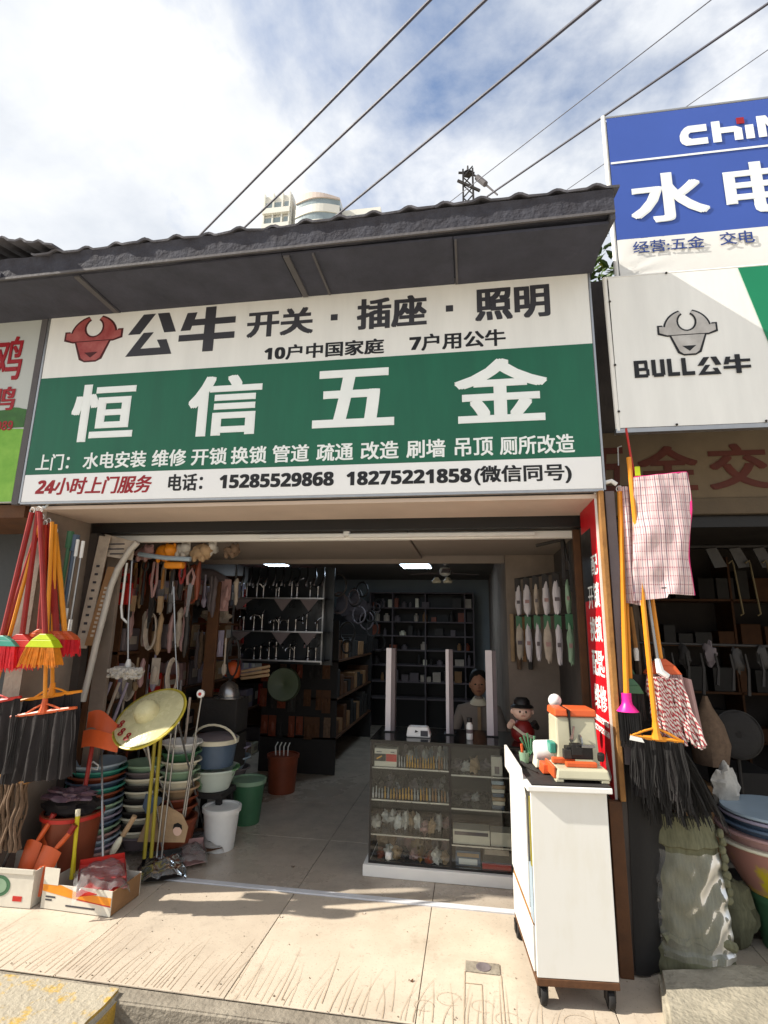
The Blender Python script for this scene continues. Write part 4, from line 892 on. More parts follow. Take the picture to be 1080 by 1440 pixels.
tw_ = thing('scrub_brush', 'white headed long scrub brush leaning low among the rods', 'brush', (-2.18,-.09,.16))
part(tw_, 'handle', MB().tube([(-2.07,-.1,.37),(-2.13,-.11,.26)], .016, 8), M['tan'], True)
part(tw_, 'head', MB().ell((-2.165,-.115,.20),(.022,.018,.065),12,8).xf(Matrix.Translation(V(-2.165,-.115,.20))@Euler((0,R(28),0)).to_matrix().to_4x4()@Matrix.Translation(V(2.165,.115,-.20))), M['cream'], True)
ys = thing('yellow_brush', 'pale yellow stick brush standing in the low carton', 'brush', (-2.28,-.30,.01))
part(ys, 'handle', MB().tube([(-2.275,-.33,.10),(-2.29,-.32,.24),(-2.305,-.31,.42)], [.016,.010,.013], 8), M['yel_pl'], True)
part(ys, 'tip', MB().tube([(-2.305,-.31,.42),(-2.307,-.31,.455)], .014, 8), M['cream'], True)
wl = thing('wire_rack_arm', 'bent white wire loop beside the multicoloured basins', 'wire', (-2.42,-.12,.2))
part(wl, 'loop', MB().tube([(-2.46,-.14,.22),(-2.40,-.14,.65),(-2.37,-.14,.675),(-2.33,-.14,.655),(-2.335,-.14,.63),(-2.39,-.14,.64)], .005, 6), M['white_pl'], True)
part(wl, 'wire', MB().tube([(-2.44,-.13,.22),(-2.385,-.13,.65)], .004, 6), M['steel'], True)
# straw hat hung with its brim towards the street
HN = V(-.116, -.654, .734).normalized(); HC = V(-2.04, -.13, .975)
ht = thing('straw_hat', 'varnished pale straw hat with yellow rim and red numerals hung among rods', 'hat', tuple(HC - V(0,0,.2)))
part(ht, 'brim', MB().lathe([(.078,.0),(.12,-.008),(.19,-.022),(.232,-.035),(.232,-.039),(.19,-.026),(.12,-.012),(.078,-.004)], 40, HC, HN, .012), M['hat_straw'], True)
part(ht, 'crown', MB().lathe([(.080,-.002),(.074,.040),(.062,.062),(.035,.075),(0,.078)], 28, HC, HN), M['hat_straw'], True)
part(ht, 'rim_binding', MB().lathe([(.229,-.031),(.236,-.033),(.236,-.042),(.229,-.042),(.229,-.031)], 40, HC, HN, .012), M['hat_rim'], True)
hx = HN.cross(V(0,0,1)).normalized(); hx = -hx if hx.x < 0 else hx; hz = hx.cross(HN); hz = hz if hz.z > 0 else -hz
def hatfn(u, w, e): return HC + hx*u + hz*w + HN*(-.016+.004+e)
for k, (a_, b_) in enumerate(((-125, 0), (-100, 0), (-75, 0))):
    cx_, cz_ = .17*math.cos(R(a_-25)), .17*math.sin(R(a_-25))
    text(ht, '8', cx_-.018, cx_+.018, cz_-.028, cz_+.028, 0, M['sign_red'], fn=hatfn, name='numeral')
# buckets
def bucket(label, x, y, z, r0, r1, h, m_, rim=None, handle=None, lid=None, cat='bucket', inner=None):
    o = thing('bucket', label, cat, (x,y,z))
    part(o, 'body', MB().lathe([(r0,0),(r1,h),(r1-.004,h),(r0-.004,.006),(0,.006)], 28, (x,y,z)), m_, True)
    part(o, 'rim', MB().lathe([(r1-.002,h-.03),(r1+.008,h-.028),(r1+.010,h+.002),(r1-.005,h+.004),(r1-.006,h-.01)], 28, (x,y,z)), rim or m_, True)
    if inner: part(o, 'opening_disc', MB().lathe([(0,h-.05),(r1*.8,h-.045),(r1*.93,h-.06)], 20, (x,y,z)), inner, True)
    if handle:
        pts = [(x+(r1+.008)*math.cos(t), y-.02-.02*math.sin(t), z+h-.02+handle*math.sin(t)) for t in [math.pi*k/12 for k in range(13)]]
        part(o, 'handle', MB().tube(pts, .009 if handle > .05 else .003, 6), rim or m_, True)
    if lid: part(o, 'lid', MB().lathe([(r1*.98,h+.004),(r1*.9,h+.02),(r1*.5,h+.035),(0,h+.038)], 28, (x,y,z)), lid, True)
    return o
bucket('small white bucket with dark opening on the shop floor', -1.775,.50,0,.10,.127,.27,M['white_pl'],M['white_pl'],-.05,None,'bucket',M['black'])  # black disc paints the shade inside the bucket opening
bucket('dark green bucket with pale rim behind the white bucket', -1.80,1.02,0,.105,.135,.32,M['green_pl'],M['green_l'],None,None,'bucket',M['green_l'])
bucket('blue and cream lidded bucket with arched grey handle on basin', -1.935,.65,.50,.14,.165,.19,M['blue_pl'],M['cream'],.12,M['board_grey'])
solo('basin', 'white basin with green pattern under the blue lidded bucket', 'basin', MB().lathe([(.12,.34),(.175,.485),(.19,.49),(.19,.478),(.17,.478),(.115,.346),(0,.346)], 28, (-1.93,.65,0)), mat('white_green_basin', '#c4cfc4', 0.4, 0.3, 7, 0, col2='#5f9a5c', thr=(.40,.47)), True)
solo('stool', 'dark plastic stool under the white and green basin', 'stool', MB().fr((-1.93,.65,.338),(.13,.13),(-1.93,.65,.30),(.135,.135)).fr((-2.03,.56,.30),(.02,.02),(-2.05,.54,0),(.02,.02)).fr((-1.83,.56,.30),(.02,.02),(-1.81,.54,0),(.02,.02)).fr((-2.03,.74,.30),(.02,.02),(-2.05,.76,0),(.02,.02)).fr((-1.83,.74,.30),(.02,.02),(-1.81,.76,0),(.02,.02)), M['black_mat'], bev=.004)
bucket('rust red bucket holding white tools deep in the aisle', -1.80,1.85,0,.125,.145,.33,M['brown_pl'],M['brown_pl'],None,None)
for k in range(4): solo('hand_tool', f'pale wire handled tool in the rust red bucket, {ORD[k]} from left', 'tool', MB().tube([(-1.86+.035*k,1.85,.15),(-1.875+.042*k,1.83,.40),(-1.85+.04*k,1.82,.44)], .006, 6), M['white_pl'], True, group='tools in red bucket')
pf = thing('toy_fan', 'pink plastic ring shaped fan standing behind the blue bucket', 'fan', (-2.02,1.15,.55))
part(pf, 'ring', MB().tube([(-2.02+.045*math.cos(t),1.15,.72+.10*math.sin(t)) for t in [2*math.pi*k/16 for k in range(17)]], .022, 8), M['pinkpale'], True)
part(pf, 'hub', MB().lathe([(.05,0),(.05,.02),(.0,.03)], 16, (-2.02,1.16,.72), (0,-1,0)), M['pinkpale'], True)
part(pf, 'base', MB().lathe([(.06,0),(.05,.05),(.02,.06)], 16, (-2.02,1.15,.56)), M['black'], True)
basin_stack(-2.0, 1.15, [M['board_grey'],M['lilac'],M['board_grey'],M['blue_l'],M['lilac']], .13, .10, .085, .10, 'grey tub in the stack below the pink fan', 'tub')
# white headed mop with hooked rod
mh = thing('dust_mop', 'white fluffy dust mop hanging inside the left jamb', 'mop', (-2.30,0,1.15))
part(mh, 'rod', MB().tube([(-2.36,0,1.98),(-2.335,0,1.55),(-2.30,0,1.26)], .007, 7), M['steel'], True)
part(mh, 'hook_arm', MB().tube([(-2.398,0,1.95),(-2.40,0,1.64),(-2.385,0,1.57),(-2.34,0,1.535)], .008, 7), M['white_pl'], True)
part(mh, 'collar', MB().lathe([(.016,0),(.022,.02),(.014,.05),(.010,.06)], 12, (-2.298,0,1.235)), M['white_pl'], True)
q = MB().ell((-2.305,0,1.21),(.118,.07,.038),22,12,.3,4); rq = random.Random(4)
for i in range(150):
    t = rq.uniform(0,6.28); k = rq.uniform(.5,1); q.ell((-2.305+.112*k*math.cos(t), .06*k*math.sin(t)-.02, 1.208+rq.uniform(-.028,.026)),(.018,.014,.014),6,4,.4,i)
part(mh, 'fluff', q, M['white_str'], True)

# ------------------------------------------------------------------ shop interior: left wall goods
sh = thing('wall_shelf', 'dark wooden shelf unit along the left inner wall', 'shelf', (-2.8,1.6,0))
for z in (.55, .95, 1.30, 1.72): part(sh, 'board', MB().box(-3.03, -2.62, .35, 3.6, z, z+.02), M['wood_d'])
for y_ in (.35, 1.4, 2.5, 3.58): part(sh, 'upright', MB().box(-3.03, -2.63, y_, y_+.02, 0, 2.1), M['wood_d'])
rs_ = random.Random(12); cols = [M['card_b'],M['paper'],M['pinkpale'],M['board_grey'],M['tan'],M['brown_pl'],M['lilac'],M['cream'],M['iron'],M['red_pl']]
words = {0:'brown',1:'papery',2:'dusty pink',3:'grey',4:'tan',5:'rust',6:'lilac',7:'cream',8:'black',9:'red'}
for zi, z in enumerate((.0, .57, .97, 1.32, 1.74)):
    y_ = .42; k = 0
    while y_ < 3.4:
        w = rs_.uniform(.10,.22); h = rs_.uniform(.12,.30); ci = rs_.randrange(10); d_ = rs_.uniform(.16,.3)
        o = thing('packet', f"{words[ci]} packet, {ORD[min(k,13)]} from the front on the {['lowest','second lowest','middle','second highest','highest'][zi]} left wall shelf", 'packet', (-2.64-d_/2, y_+w/2, z), group='packets on the left wall shelf')
        t_ = rs_.uniform(-.1,.1)
        part(o, 'body', MB().box(-2.64-d_, -2.64, y_, y_+w, z+.002, z+h).xf(Matrix.Translation(V(0,0,0))), cols[ci], bev=.012)
        part(o, 'label_patch', MB().box(-2.639, -2.637, y_+w*.2, y_+w*.8, z+h*.3, z+h*.65), M['paper'])
        y_ += w+rs_.uniform(.02,.08); k += 1
# rail of hanging tools inside the jamb
rl_ = thing('tool_rail', 'dark rail holding hanging tools inside the left of the doorway', 'rail', (-2.4,.36,2.0))
part(rl_, 'bar', MB().tube([(-3.0,.38,2.03),(-2.05,.38,2.03)], .010, 8), M['iron'], True)
part(rl_, 'backboard', MB().box(-3.03,-2.55,.62,.64,.95,2.12), M['wood_d'])
rq = random.Random(21)
tools = [('saw','red gripped hand saw'),('pliers','long red handled cutters'),('trowel','steel trowel with wooden grip'),('brush','tan paint brush'),('wrench','grey pipe wrench'),('saw','bare steel hand saw'),('pliers','pink handled shears'),('brush','wide yellowish brush'),('wrench','small dark spanner'),('trowel','thin scraper'),('pliers','dark pliers'),('saw','short narrow saw')]
for k, (kd, lb) in enumerate(tools):
    x_ = -2.70+.052*k; y_ = .34+.03*(k % 3); L = rq.uniform(.28,.5); z1 = 2.0-.05*(k % 2)
    o = thing('hand_'+kd if kd in ('saw','brush') else kd, f'{lb} hanging on the inner left rail', kd, (x_,y_,z1-L), group='tools on the inner left rail')
    gm_ = [M['red_handle'],M['pinkpale'],M['wood'],M['wood_d'],M['iron']][k % 5]
    if kd == 'saw':
        part(o, 'blade', MB().poly([(x_-.012,z1-.11),(x_+.03,z1-.11),(x_+.008,z1-L),(x_-.008,z1-L)], y_, y_+.002), M['steel']); part(o, 'grip', MB().tube([(x_-.015,y_,z1-.12),(x_-.022,y_,z1-.05),(x_+.01,y_,z1),(x_+.035,y_,z1-.06),(x_+.025,y_,z1-.12)], .012, 7), gm_, True)
    elif kd == 'pliers':
        for s_ in (-1,1): part(o, 'handle', MB().tube([(x_,y_,z1-L*.6),(x_+s_*.022,y_,z1-L*.35),(x_+s_*.014,y_,z1)], .010, 7), gm_, True)
        part(o, 'jaw', MB().poly([(x_-.016,z1-L*.58),(x_+.016,z1-L*.58),(x_+.006,z1-L),(x_-.006,z1-L)], y_-.006, y_+.006), M['iron'])
    elif kd == 'trowel':
        part(o, 'grip', MB().tube([(x_,y_,z1),(x_,y_,z1-.10)], .013, 8), gm_, True); part(o, 'shaft', MB().tube([(x_,y_,z1-.10),(x_,y_,z1-.2)], .005, 6), M['steel'], True); part(o, 'blade', MB().poly([(x_-.025,z1-.19),(x_+.025,z1-.19),(x_+.01,z1-L),(x_-.01,z1-L)], y_, y_+.003), M['steel'])
    elif kd == 'brush':
        part(o, 'grip', MB().tube([(x_,y_,z1),(x_,y_,z1-.09),(x_,y_,z1-.16)], [.009,.013,.010], 8), gm_, True); part(o, 'ferrule', MB().box(x_-.022,x_+.022,y_-.008,y_+.008,z1-.21,z1-.155), M['steel']); part(o, 'bristles', MB().fr((x_,y_,z1-.21),(.021,.008),(x_,y_,z1-L*.85),(.019,.005)), M['tan'])
    else:
        part(o, 'shaft', MB().tube([(x_,y_,z1-L),(x_,y_,z1-.06)], [.012,.009], 8), M['iron'], True); part(o, 'head', MB().tube([(x_-.018,y_,z1),(x_-.022,y_,z1-.04),(x_,y_,z1-.07),(x_+.022,y_,z1-.04),(x_+.018,y_,z1)], .009, 6), gm_, True)
tc_ = thing('tool_case', 'red plastic tool case hanging behind the bent pipe', 'case', (-2.62,.30,1.67))
part(tc_, 'shell', MB().box(-2.72,-2.555,.29,.36,1.67,1.84), M['red_pl'], bev=.012); part(tc_, 'handle', MB().tube([(-2.69,.32,1.84),(-2.685,.32,1.90),(-2.59,.32,1.90),(-2.585,.32,1.84)], .012, 7), M['red_pl'], True)
for x_ in (-2.665,-2.615): part(tc_, 'latch', MB().box(x_-.012,x_+.012,.284,.2895,1.76,1.785), M['black'])
solo('metal_rod', 'long thin rod hanging upright behind the straw hat', 'rod', MB().tube([(-2.14,.2,1.80),(-2.085,.2,1.40),(-2.03,.2,1.07)], [.009,.006,.005], 7), M['steel'], True)
solo('wooden_board', 'narrow worn wooden panel standing behind the hanging rod', 'panel', MB().box(-2.24,-2.14,.95,.98,.5,1.90), M['wood_d'], bev=.003)
# paddles leaning in the dim corner
for k in range(5):
    x_ = -2.74+.05*k; solo('leaning_stick', f'pale tool handle leaning in the dim left corner, {ORD[k]} from left', 'handle', MB().tube([(x_,.05+.03*k,.65),(x_+.06+.015*k,.2,1.12)], .011, 7), M['paper'] if k % 2 else M['lilac'], True, group='handles leaning in corner')
# rolls, wrapped packages and pans further in
for k, (x_, z_) in enumerate(((-2.35,1.41),(-2.43,1.315),(-2.345,1.30))):
    o = thing('tape_roll', f"white tape roll, {['upper','lower left','lower right'][k]} of three on the left shelf end", 'tape roll', (x_,1.36,z_-.05), group='white tape rolls')
    part(o, 'tape', MB().lathe([(.030,0),(.052,0),(.052,.05),(.030,.05),(.030,0)], 22, (x_,1.40,z_), (0,-1,0)), M['paper'], True); part(o, 'core', MB().lathe([(.027,-.001),(.0295,-.001),(.0295,.051),(.027,.051),(.027,-.001)], 22, (x_,1.40,z_), (0,-1,0)), M['card_b'], True)
solo('packet_shelf', 'small dark shelf board carrying the tape rolls', 'shelf', MB().box(-2.55,-2.22,1.30,1.6,1.22,1.245), M['wood_d'])
solo('wrapped_package', 'crumpled clear wrapped package left of the tap rack', 'package', MB().ell((-2.40,1.45,1.62),(.13,.08,.075),24,14,.7,5), M['paper'], True)
solo('packet_shelf', 'small dark shelf board carrying the crumpled package', 'shelf', MB().box(-2.58,-2.24,1.35,1.62,1.53,1.55), M['wood_d'])
solo('rolled_sheet', 'rolled grey sheet lying high up near the tap rack', 'roll', MB().tube([(-2.62,1.15,2.00),(-2.35,1.2,1.98),(-2.20,1.25,1.93)], [.05,.06,.02], 12), M['board_grey'], True)
kt = thing('kettle', 'steel kettle with wide brim on the crowded left floor stack', 'kettle', (-1.99,.95,.95))
part(kt, 'body', MB().lathe([(.085,0),(.09,.02),(.07,.09),(.03,.12),(.012,.13)], 22, (-1.99,.95,.95)), M['steel'], True); part(kt, 'brim', MB().lathe([(.09,.004),(.12,0),(.12,-.004),(.09,-.002)], 22, (-1.99,.95,.95)), M['steel'], True); part(kt, 'knob', MB().ell((-1.99,.95,1.09),(.014,.014,.014),8,6), M['black'], True)
bx_t = thing('crate_stack', 'dark plastic crate under the steel kettle', 'crate', (-2.02,1.0,.2))
for z in (.40,.68): part(bx_t, 'crate', MB().box(-2.20,-1.88,.88,1.12,z,z+.265), M['black_mat'], bev=.01)
solo('orange_helmet', 'orange rounded cap shape above the steel kettle', 'helmet', MB().lathe([(.075,0),(.078,.03),(.06,.09),(.03,.115),(0,.12)], 20, (-2.12,1.25,1.10), (.3,-.2,1)), M['or_pl'], True)
for k in range(3): solo('hammer', f'pale hammer handle lying in the dim bundle, {["lowest","middle","highest"][k]}', 'handle', MB().tube([(-2.02,1.25,1.07+.03*k),(-1.72,1.12,1.12+.035*k)], .013, 8), M['tan'], True, group='handles in dim bundle')
solo('wall_fan', 'dim green round fan guard standing behind the pans', 'fan', MB().lathe([(.0,0),(.05,.02),(.15,.03),(.16,.0),(.16,-.03),(.10,-.05),(0,-.06)], 26, (-1.80,1.75,.98), (.1,-1,.1)), mat('dim_green', '#3f4a33', 0.5, 0.2, 6, 0.05), True)
# soft toys stuffed along the top of the doorway
ty = [('pink',M['pinkpale'],-2.44,2.06,.075,.055),('orange',M['or_y'],-2.27,2.06,.085,.065),('white',M['white_str'],-2.13,2.08,.06,.05),('orange brown',M['tan'],-1.98,2.06,.085,.06),('white and tan',M['white_str'],-1.91,2.09,.05,.04),('brown',M['brown_str'],-1.74,2.07,.06,.04)]
for k, (w_, m_, x_, z_, rx, rz_) in enumerate(ty):
    o = thing('soft_toy', f'{w_} soft toy tucked under the left header, {ORD[k]} from left', 'soft toy', (x_,.25,z_-rz_), group='soft toys under the header')
    part(o, 'body', MB().ell((x_,.27,z_),(rx,.06,rz_),16,10,.3,k), m_, True); part(o, 'head', MB().ell((x_+rx*.75,.22,z_+.01),(rz_*.75,rz_*.7,rz_*.75),14,9,.2,k+5), m_, True)
    for s_ in (-1,1): part(o, 'ear', MB().ell((x_+rx*.75+s_*rz_*.45,.22,z_+rz_*.7),(.014,.010,.022),8,6), m_, True); part(o, 'leg', MB().ell((x_-rx*.4*s_,.23,z_-rz_*.8),(.018,.02,.03),8,6), m_, True)
solo('toy_tube', 'pale blue tube lying across the soft toys', 'tube', MB().tube([(-2.42,.16,2.035),(-2.2,.15,2.005),(-2.0,.15,1.995)], .017, 8), M['blue_l'], True)
solo('toy_block', 'flat orange block hanging below the soft toys', 'toy', MB().box(-2.24,-2.09,.2,.26,1.935,1.985), M['or_y'], bev=.015)

# ------------------------------------------------------------------ tap rack
tk = thing('tap_rack', 'glass shelf rack with white triangular brackets showing chrome taps', 'rack', (-1.9,1.75,1.15))
part(tk, 'post', MB().box(-2.36,-2.345,1.70,1.72,1.16,2.14), M['alu']); part(tk, 'post', MB().box(-1.50,-1.485,1.95,1.97,1.16,2.14), M['alu'])
part(tk, 'back_panel', MB().box(-2.36,-1.40,2.03,2.05,1.15,2.14), mat('rack_back', '#2e3236', 0.3, 0.2, 4, 0))
for z in (1.80,1.475,1.20):
    part(tk, 'shelf', MB().box(-2.345,-1.42,1.72,2.03,z,z+.008), M['glass'])
    part(tk, 'shelf_edge', MB().box(-2.345,-1.42,1.712,1.719,z-.004,z+.010), M['alu'])
for z in (1.805,1.48):
    for x_ in (-2.34,-1.93,-1.66): part(tk, 'bracket', MB().poly([(x_,z-.01),(x_+.19,z-.01),(x_+.03 if x_ < -2.3 else x_+.095,z-.13)], 1.69, 1.695), M['board_grey'])
tap = thing('tap', 'chrome tap, first from left on the top glass shelf', 'tap', (0,0,0), world=False, group='chrome taps on the rack')
part(tap, 'base', MB().lathe([(.022,0),(.022,.012),(.014,.02),(.012,.11),(.016,.12),(.016,.15),(.0,.155)], 14), M['chrome'], True)
part(tap, 'spout', MB().tube([(0,0,.10),(0,-.03,.14),(0,-.07,.145),(0,-.10,.12),(0,-.10,.10)], .009, 8), M['chrome'], True)
part(tap, 'lever', MB().tube([(0,0,.15),(.03,.01,.175),(.055,.01,.185)], .007, 7), M['chrome'], True)
first = True
for si, z in enumerate((1.808,1.483,1.208)):
    for k in range(9):
        o = tap if first else copy_tree(tap); first = False
        o['label'] = f"chrome tap, {ORD[k]} from left on the {['top','middle','bottom'][si]} glass shelf"
        o.location = (-2.29+.095*k+random.uniform(-.02,.02), 1.80+.05*(k % 2)+random.uniform(0,.06), z); o.rotation_euler = (0,0,R(random.uniform(-70,80))); kk = random.uniform(.75,1.2); o.scale = (kk,kk,random.uniform(.7,1.2))
for k in range(11):
    x_ = -2.30+.085*k; solo('shower_hose', f'dim chrome shower fitting hanging above the taps, {ORD[k]} from left', 'shower fitting', MB().tube([(x_,1.78,2.12),(x_+.01,1.76,2.02),(x_-.01,1.75,1.93)], [.006,.012,.017], 7), M['chrome'], True, group='shower fittings above taps')

# ------------------------------------------------------------------ back of the shop
for nm, lb, x0, x1, y0, y1 in (('ceiling_light','lit ceiling panel at the left above the tap rack',-2.62,-2.36,2.95,3.32),('ceiling_light','lit ceiling panel near the back wall with the fan',-.86,-.50,3.18,3.60)):
    o = thing(nm, lb, 'ceiling light', ((x0+x1)/2,(y0+y1)/2,2.31)); part(o, 'frame', MB().box(x0-.02,x1+.02,y0-.02,y1+.02,2.312,2.3295), M['alu']); part(o, 'diffuser', MB().box(x0,x1,y0,y1,2.306,2.3118), M['lamp'])
fn_ = thing('wall_mounted_fan', 'white motor fan hanging from the ceiling deep inside', 'fan', (-.27,2.5,2.0))
part(fn_, 'rod', MB().tube([(-.27,2.5,2.33),(-.27,2.5,2.22)], .012, 8), M['white_pl'], True); part(fn_, 'canopy', MB().ell((-.27,2.5,2.27),(.04,.04,.04),14,8), M['white_pl'], True)
part(fn_, 'motor', MB().lathe([(.03,0),(.06,.02),(.065,.06),(.05,.09),(.02,.10)], 18, (-.27,2.5,2.10)), M['white_pl'], True)
for k in range(3): part(fn_, 'blade', MB().box(.05,.42,-.045,.045,2.13,2.136).xf(Matrix.Translation(V(-.27,2.5,0))@Matrix.Rotation(R(35+120*k),4,'Z')), M['board_grey'])
for x_ in (-.36,-.24): part(fn_, 'lamp_cup', MB().lathe([(.02,.06),(.05,.02),(.045,0),(.0,.0)], 14, (x_,2.45,2.02)), M['cream'], True)
bs_ = thing('back_shelf', 'dark shelf unit with pigeonholes on the back wall', 'shelf', (-.8,5.35,0))
for z in (2.08,1.84,1.62,1.40,1.18,.95,.70,.45): part(bs_, 'board', MB().box(-1.62,.05,5.2,5.54,z,z+.018), M['board_grey'])
for x_ in (-1.62,-1.25,-.72,-.10,.035): part(bs_, 'upright', MB().box(x_,x_+.02,5.205,5.54,0,2.08), M['board_grey'])
part(bs_, 'backing', MB().box(-1.62,.055,5.54,5.548,0,2.08), M['black'])
rs_ = random.Random(31)
for zi, z in enumerate((1.858,1.638,1.418,1.198,.968,.718)):
    x_ = -1.57; k = 0
    while x_ < -.05 and k < 14:
        w = rs_.uniform(.05,.14); h = rs_.uniform(.07,.17); ci = rs_.choice([0,1,3,3,8,8,5,7])
        if rs_.random() < .8:
            q_ = MB().box(x_,x_+w,5.23,5.33,z+.001,z+h) if rs_.random() < .55 else MB().lathe([(w*.4,0),(w*.4,h*.7),(w*.2,h*.8),(w*.2,h),(0,h)], 12, (x_+w/2,5.29,z+.001))
            solo('shelf_item', f"{words[ci]} item, {ORD[k]} from left in {['top','second','third','fourth','fifth','lowest'][zi]} row of the back shelf", 'packet', q_, cols[ci], True, group='goods on the back shelf')
        x_ += w+rs_.uniform(.02,.06); k += 1
solo('back_doorway', 'dark doorway left of the back shelf', 'doorway', MB().box(-2.3,-1.7,5.50,5.548,0,1.75), M['black'])  # flat black slab; the unlit depth of the opening is its colour
solo('hanging_bag', 'grey plastic bag hanging above the dark back doorway', 'bag', MB().ell((-1.85,5.0,1.85),(.26,.10,.20),20,12,.6,2), M['board_grey'], True)
rs_ = random.Random(17)
for k in range(14):                                           # dim coils and parts hanging along the middle rack
    x_ = -1.42+.03*rs_.uniform(-2,3); y_ = 2.2+.2*k; r_ = rs_.uniform(.05,.10); z_ = rs_.uniform(1.3,2.0)
    solo('hanging_coil', f'dim coil of hose hanging in the dark middle, {ORD[k]} from the front', 'coil', MB().tube([(x_+r_*math.cos(t),y_,z_+1.3*r_*math.sin(t)) for t in [2*math.pi*i/14 for i in range(15)]], .012, 6), [M['iron'],M['board_grey'],M['black']][k % 3], True, group='hose coils in the dark middle')
cu_ = thing('middle_shelf', 'dark shelf row in the middle depth behind the tap rack', 'shelf', (-1.7,3.4,0))
for z in (.35,.75,1.15): part(cu_, 'board', MB().box(-2.3,-1.45,2.5,4.6,z,z+.02), M['wood_d'])
for y_ in (2.5,4.58): part(cu_, 'end', MB().box(-2.3,-1.45,y_,y_+.02,0,1.6), M['black_mat'])

# ------------------------------------------------------------------ glass counter
CX0, CX1, CM, CY0, CY1, CZ = -.672, .305, -.150, .30, .80, .795
ct = thing('display_counter', 'two bay glass display counter on a white plinth inside the doorway', 'counter', (-.18,.55,0))
part(ct, 'plinth', MB().box(CX0-.03,CX1+.02,CY0-.03,CY1,0,.066), M['white'], bev=.004)
part(ct, 'frame_rail', MB().box(CX0,CX1,CY0,CY0+.012,.067,.079), M['black'])
for x_ in (CX0, CM-.006, CX1-.012): part(ct, 'frame_post', MB().box(x_,x_+.012,CY0+.0005,CY0+.012,.0795,CZ-.012), M['iron'])
for x_ in (CX0, CX1-.012): part(ct, 'frame_post', MB().box(x_,x_+.012,CY1-.012,CY1,.067,CZ-.012), M['iron'])
part(ct, 'top_rail', MB().box(CX0,CX1,CY0,CY0+.012,CZ-.0115,CZ), M['iron'])
part(ct, 'counter_top', MB().box(CX0-.006,CX1+.006,CY0-.008,CY1+.01,CZ+.001,CZ+.009), mat('dark_glass_top', '#191b1a', 0.08, 0.1, 3, 0))
part(ct, 'front_pane', MB().box(CX0+.013,CM-.007,CY0+.004,CY0+.008,.080,CZ-.013), M['glass']); part(ct, 'front_pane', MB().box(CM+.008,CX1-.013,CY0+.004,CY0+.008,.080,CZ-.013), M['glass'])
part(ct, 'side_pane', MB().box(CX0+.004,CX0+.008,CY0+.013,CY1-.013,.080,CZ-.013), M['glass'])
part(ct, 'back_panel', MB().box(CX0,CX1,CY1-.011,CY1-.001,.080,CZ-.013), M['black'])
part(ct, 'divider', MB().box(CM-.004,CM+.004,CY0+.013,CY1-.013,.08,CZ-.013), M['glass'])
LS, RS = (.632,.437,.232), (.612,.415,.205)
for z in LS: part(ct, 'shelf', MB().box(CX0+.01,CM-.008,CY0+.016,CY1-.014,z-.006,z), M['glass'], label='glass shelf'); 
for z in RS: part(ct, 'shelf', MB().box(CM+.008,CX1-.014,CY0+.016,CY1-.014,z-.006,z), M['glass'])
for z in LS: part(ct, 'shelf_edge', MB().box(CX0+.01,CM-.008,CY0+.0125,CY0+.0155,z-.008,z+.001), M['steel'])
for z in RS: part(ct, 'shelf_edge', MB().box(CM+.008,CX1-.014,CY0+.0125,CY0+.0155,z-.008,z+.001), M['steel'])
part(ct, 'floor_panel', MB().box(CX0+.01,CX1-.014,CY0+.016,CY1-.014,.0665,.0785), M['black_mat'])
b1 = thing('key_box', 'white box with red and black print at the counter top shelf left', 'box', (-.575,.35,LS[0]))
part(b1, 'box', MB().box(-.648,-.498,.325,.40,LS[0]+.001,LS[0]+.113), M['card_w'], bev=.002)
part(b1, 'red_print', MB().box(-.57,-.499,.3225,.3245,LS[0]+.035,LS[0]+.08), M['red_pl']); part(b1, 'black_print', MB().box(-.647,-.572,.3225,.3245,LS[0]+.035,LS[0]+.08), M['black'])
part(b1, 'key_print', MB().poly([(-.635,LS[0]+.052),(-.60,LS[0]+.07),(-.596,LS[0]+.064),(-.63,LS[0]+.046)], .3210, .3222), M['brass'])
for a_, b_ in ((-.635,-.60),(-.54,-.515)): part(b1, 'ink_line', MB().box(a_,b_,.3228,.3245,LS[0]+.09,LS[0]+.094), M['sign_char'])
def bits(n, x0, x1, z, seed, lb, grp):
    r_ = random.Random(seed); meshes = []
    for mm in (M['brass'], M['steel'], M['card_b']):
        meshes.append(mesh_of('key_blank', MB().lathe([(.007,0),(.007,.030),(.0045,.034),(.0035,.068),(0,.07)], 8), mm, True, (0,0,0)))
    for k in range(n):
        o = link(bpy.data.objects.new('key_blank', meshes[0 if (n*.15 < k < n*.75 and r_.random() < .7) else r_.choice((1,1,2))])); o.location = (x0+(x1-x0)*k/(n-1), .345+.004*r_.uniform(-1,1), z+.001)
        o.scale = (1,1,r_.uniform(.8,1.15)); tag(o, f'{lb}, {ORD[k]} from left', 'key blank', grp)
bits(19, -.485, -.168, LS[0], 1, 'small upright brass or steel bit in the top row of the counter', 'bits on the top counter shelf')
bits(26, -.655, -.165, LS[1], 2, 'small upright bit in the second row of the counter', 'bits on the second counter shelf')
rs_ = random.Random(41)
def packs(n, x0, x1, z, hz, lb, cm, grp, yy=(.36,.55)):
    for k in range(n):
        x_ = x0+(x1-x0)*(k+.5)/n; r_ = (x1-x0)/n*.62; h = hz*rs_.uniform(.7,1.15)
        solo('small_packet', f'{lb}, {ORD[k]} from left', 'packet', MB().ell((x_,rs_.uniform(*yy),z+h*.62),(r_,.05,h*.62),12,8,.8,k*1.7+z*9), cm[k % len(cm)], True, group=grp)
WF = mat('white_film_pack', '#c9c6bf', 0.3, 0.25, 30, 0.3)
packs(5, -.66, -.43, LS[2], .075, 'white film packet in the left bay on the third shelf', [WF,M['white_pl']], 'packets in the left bay third shelf')
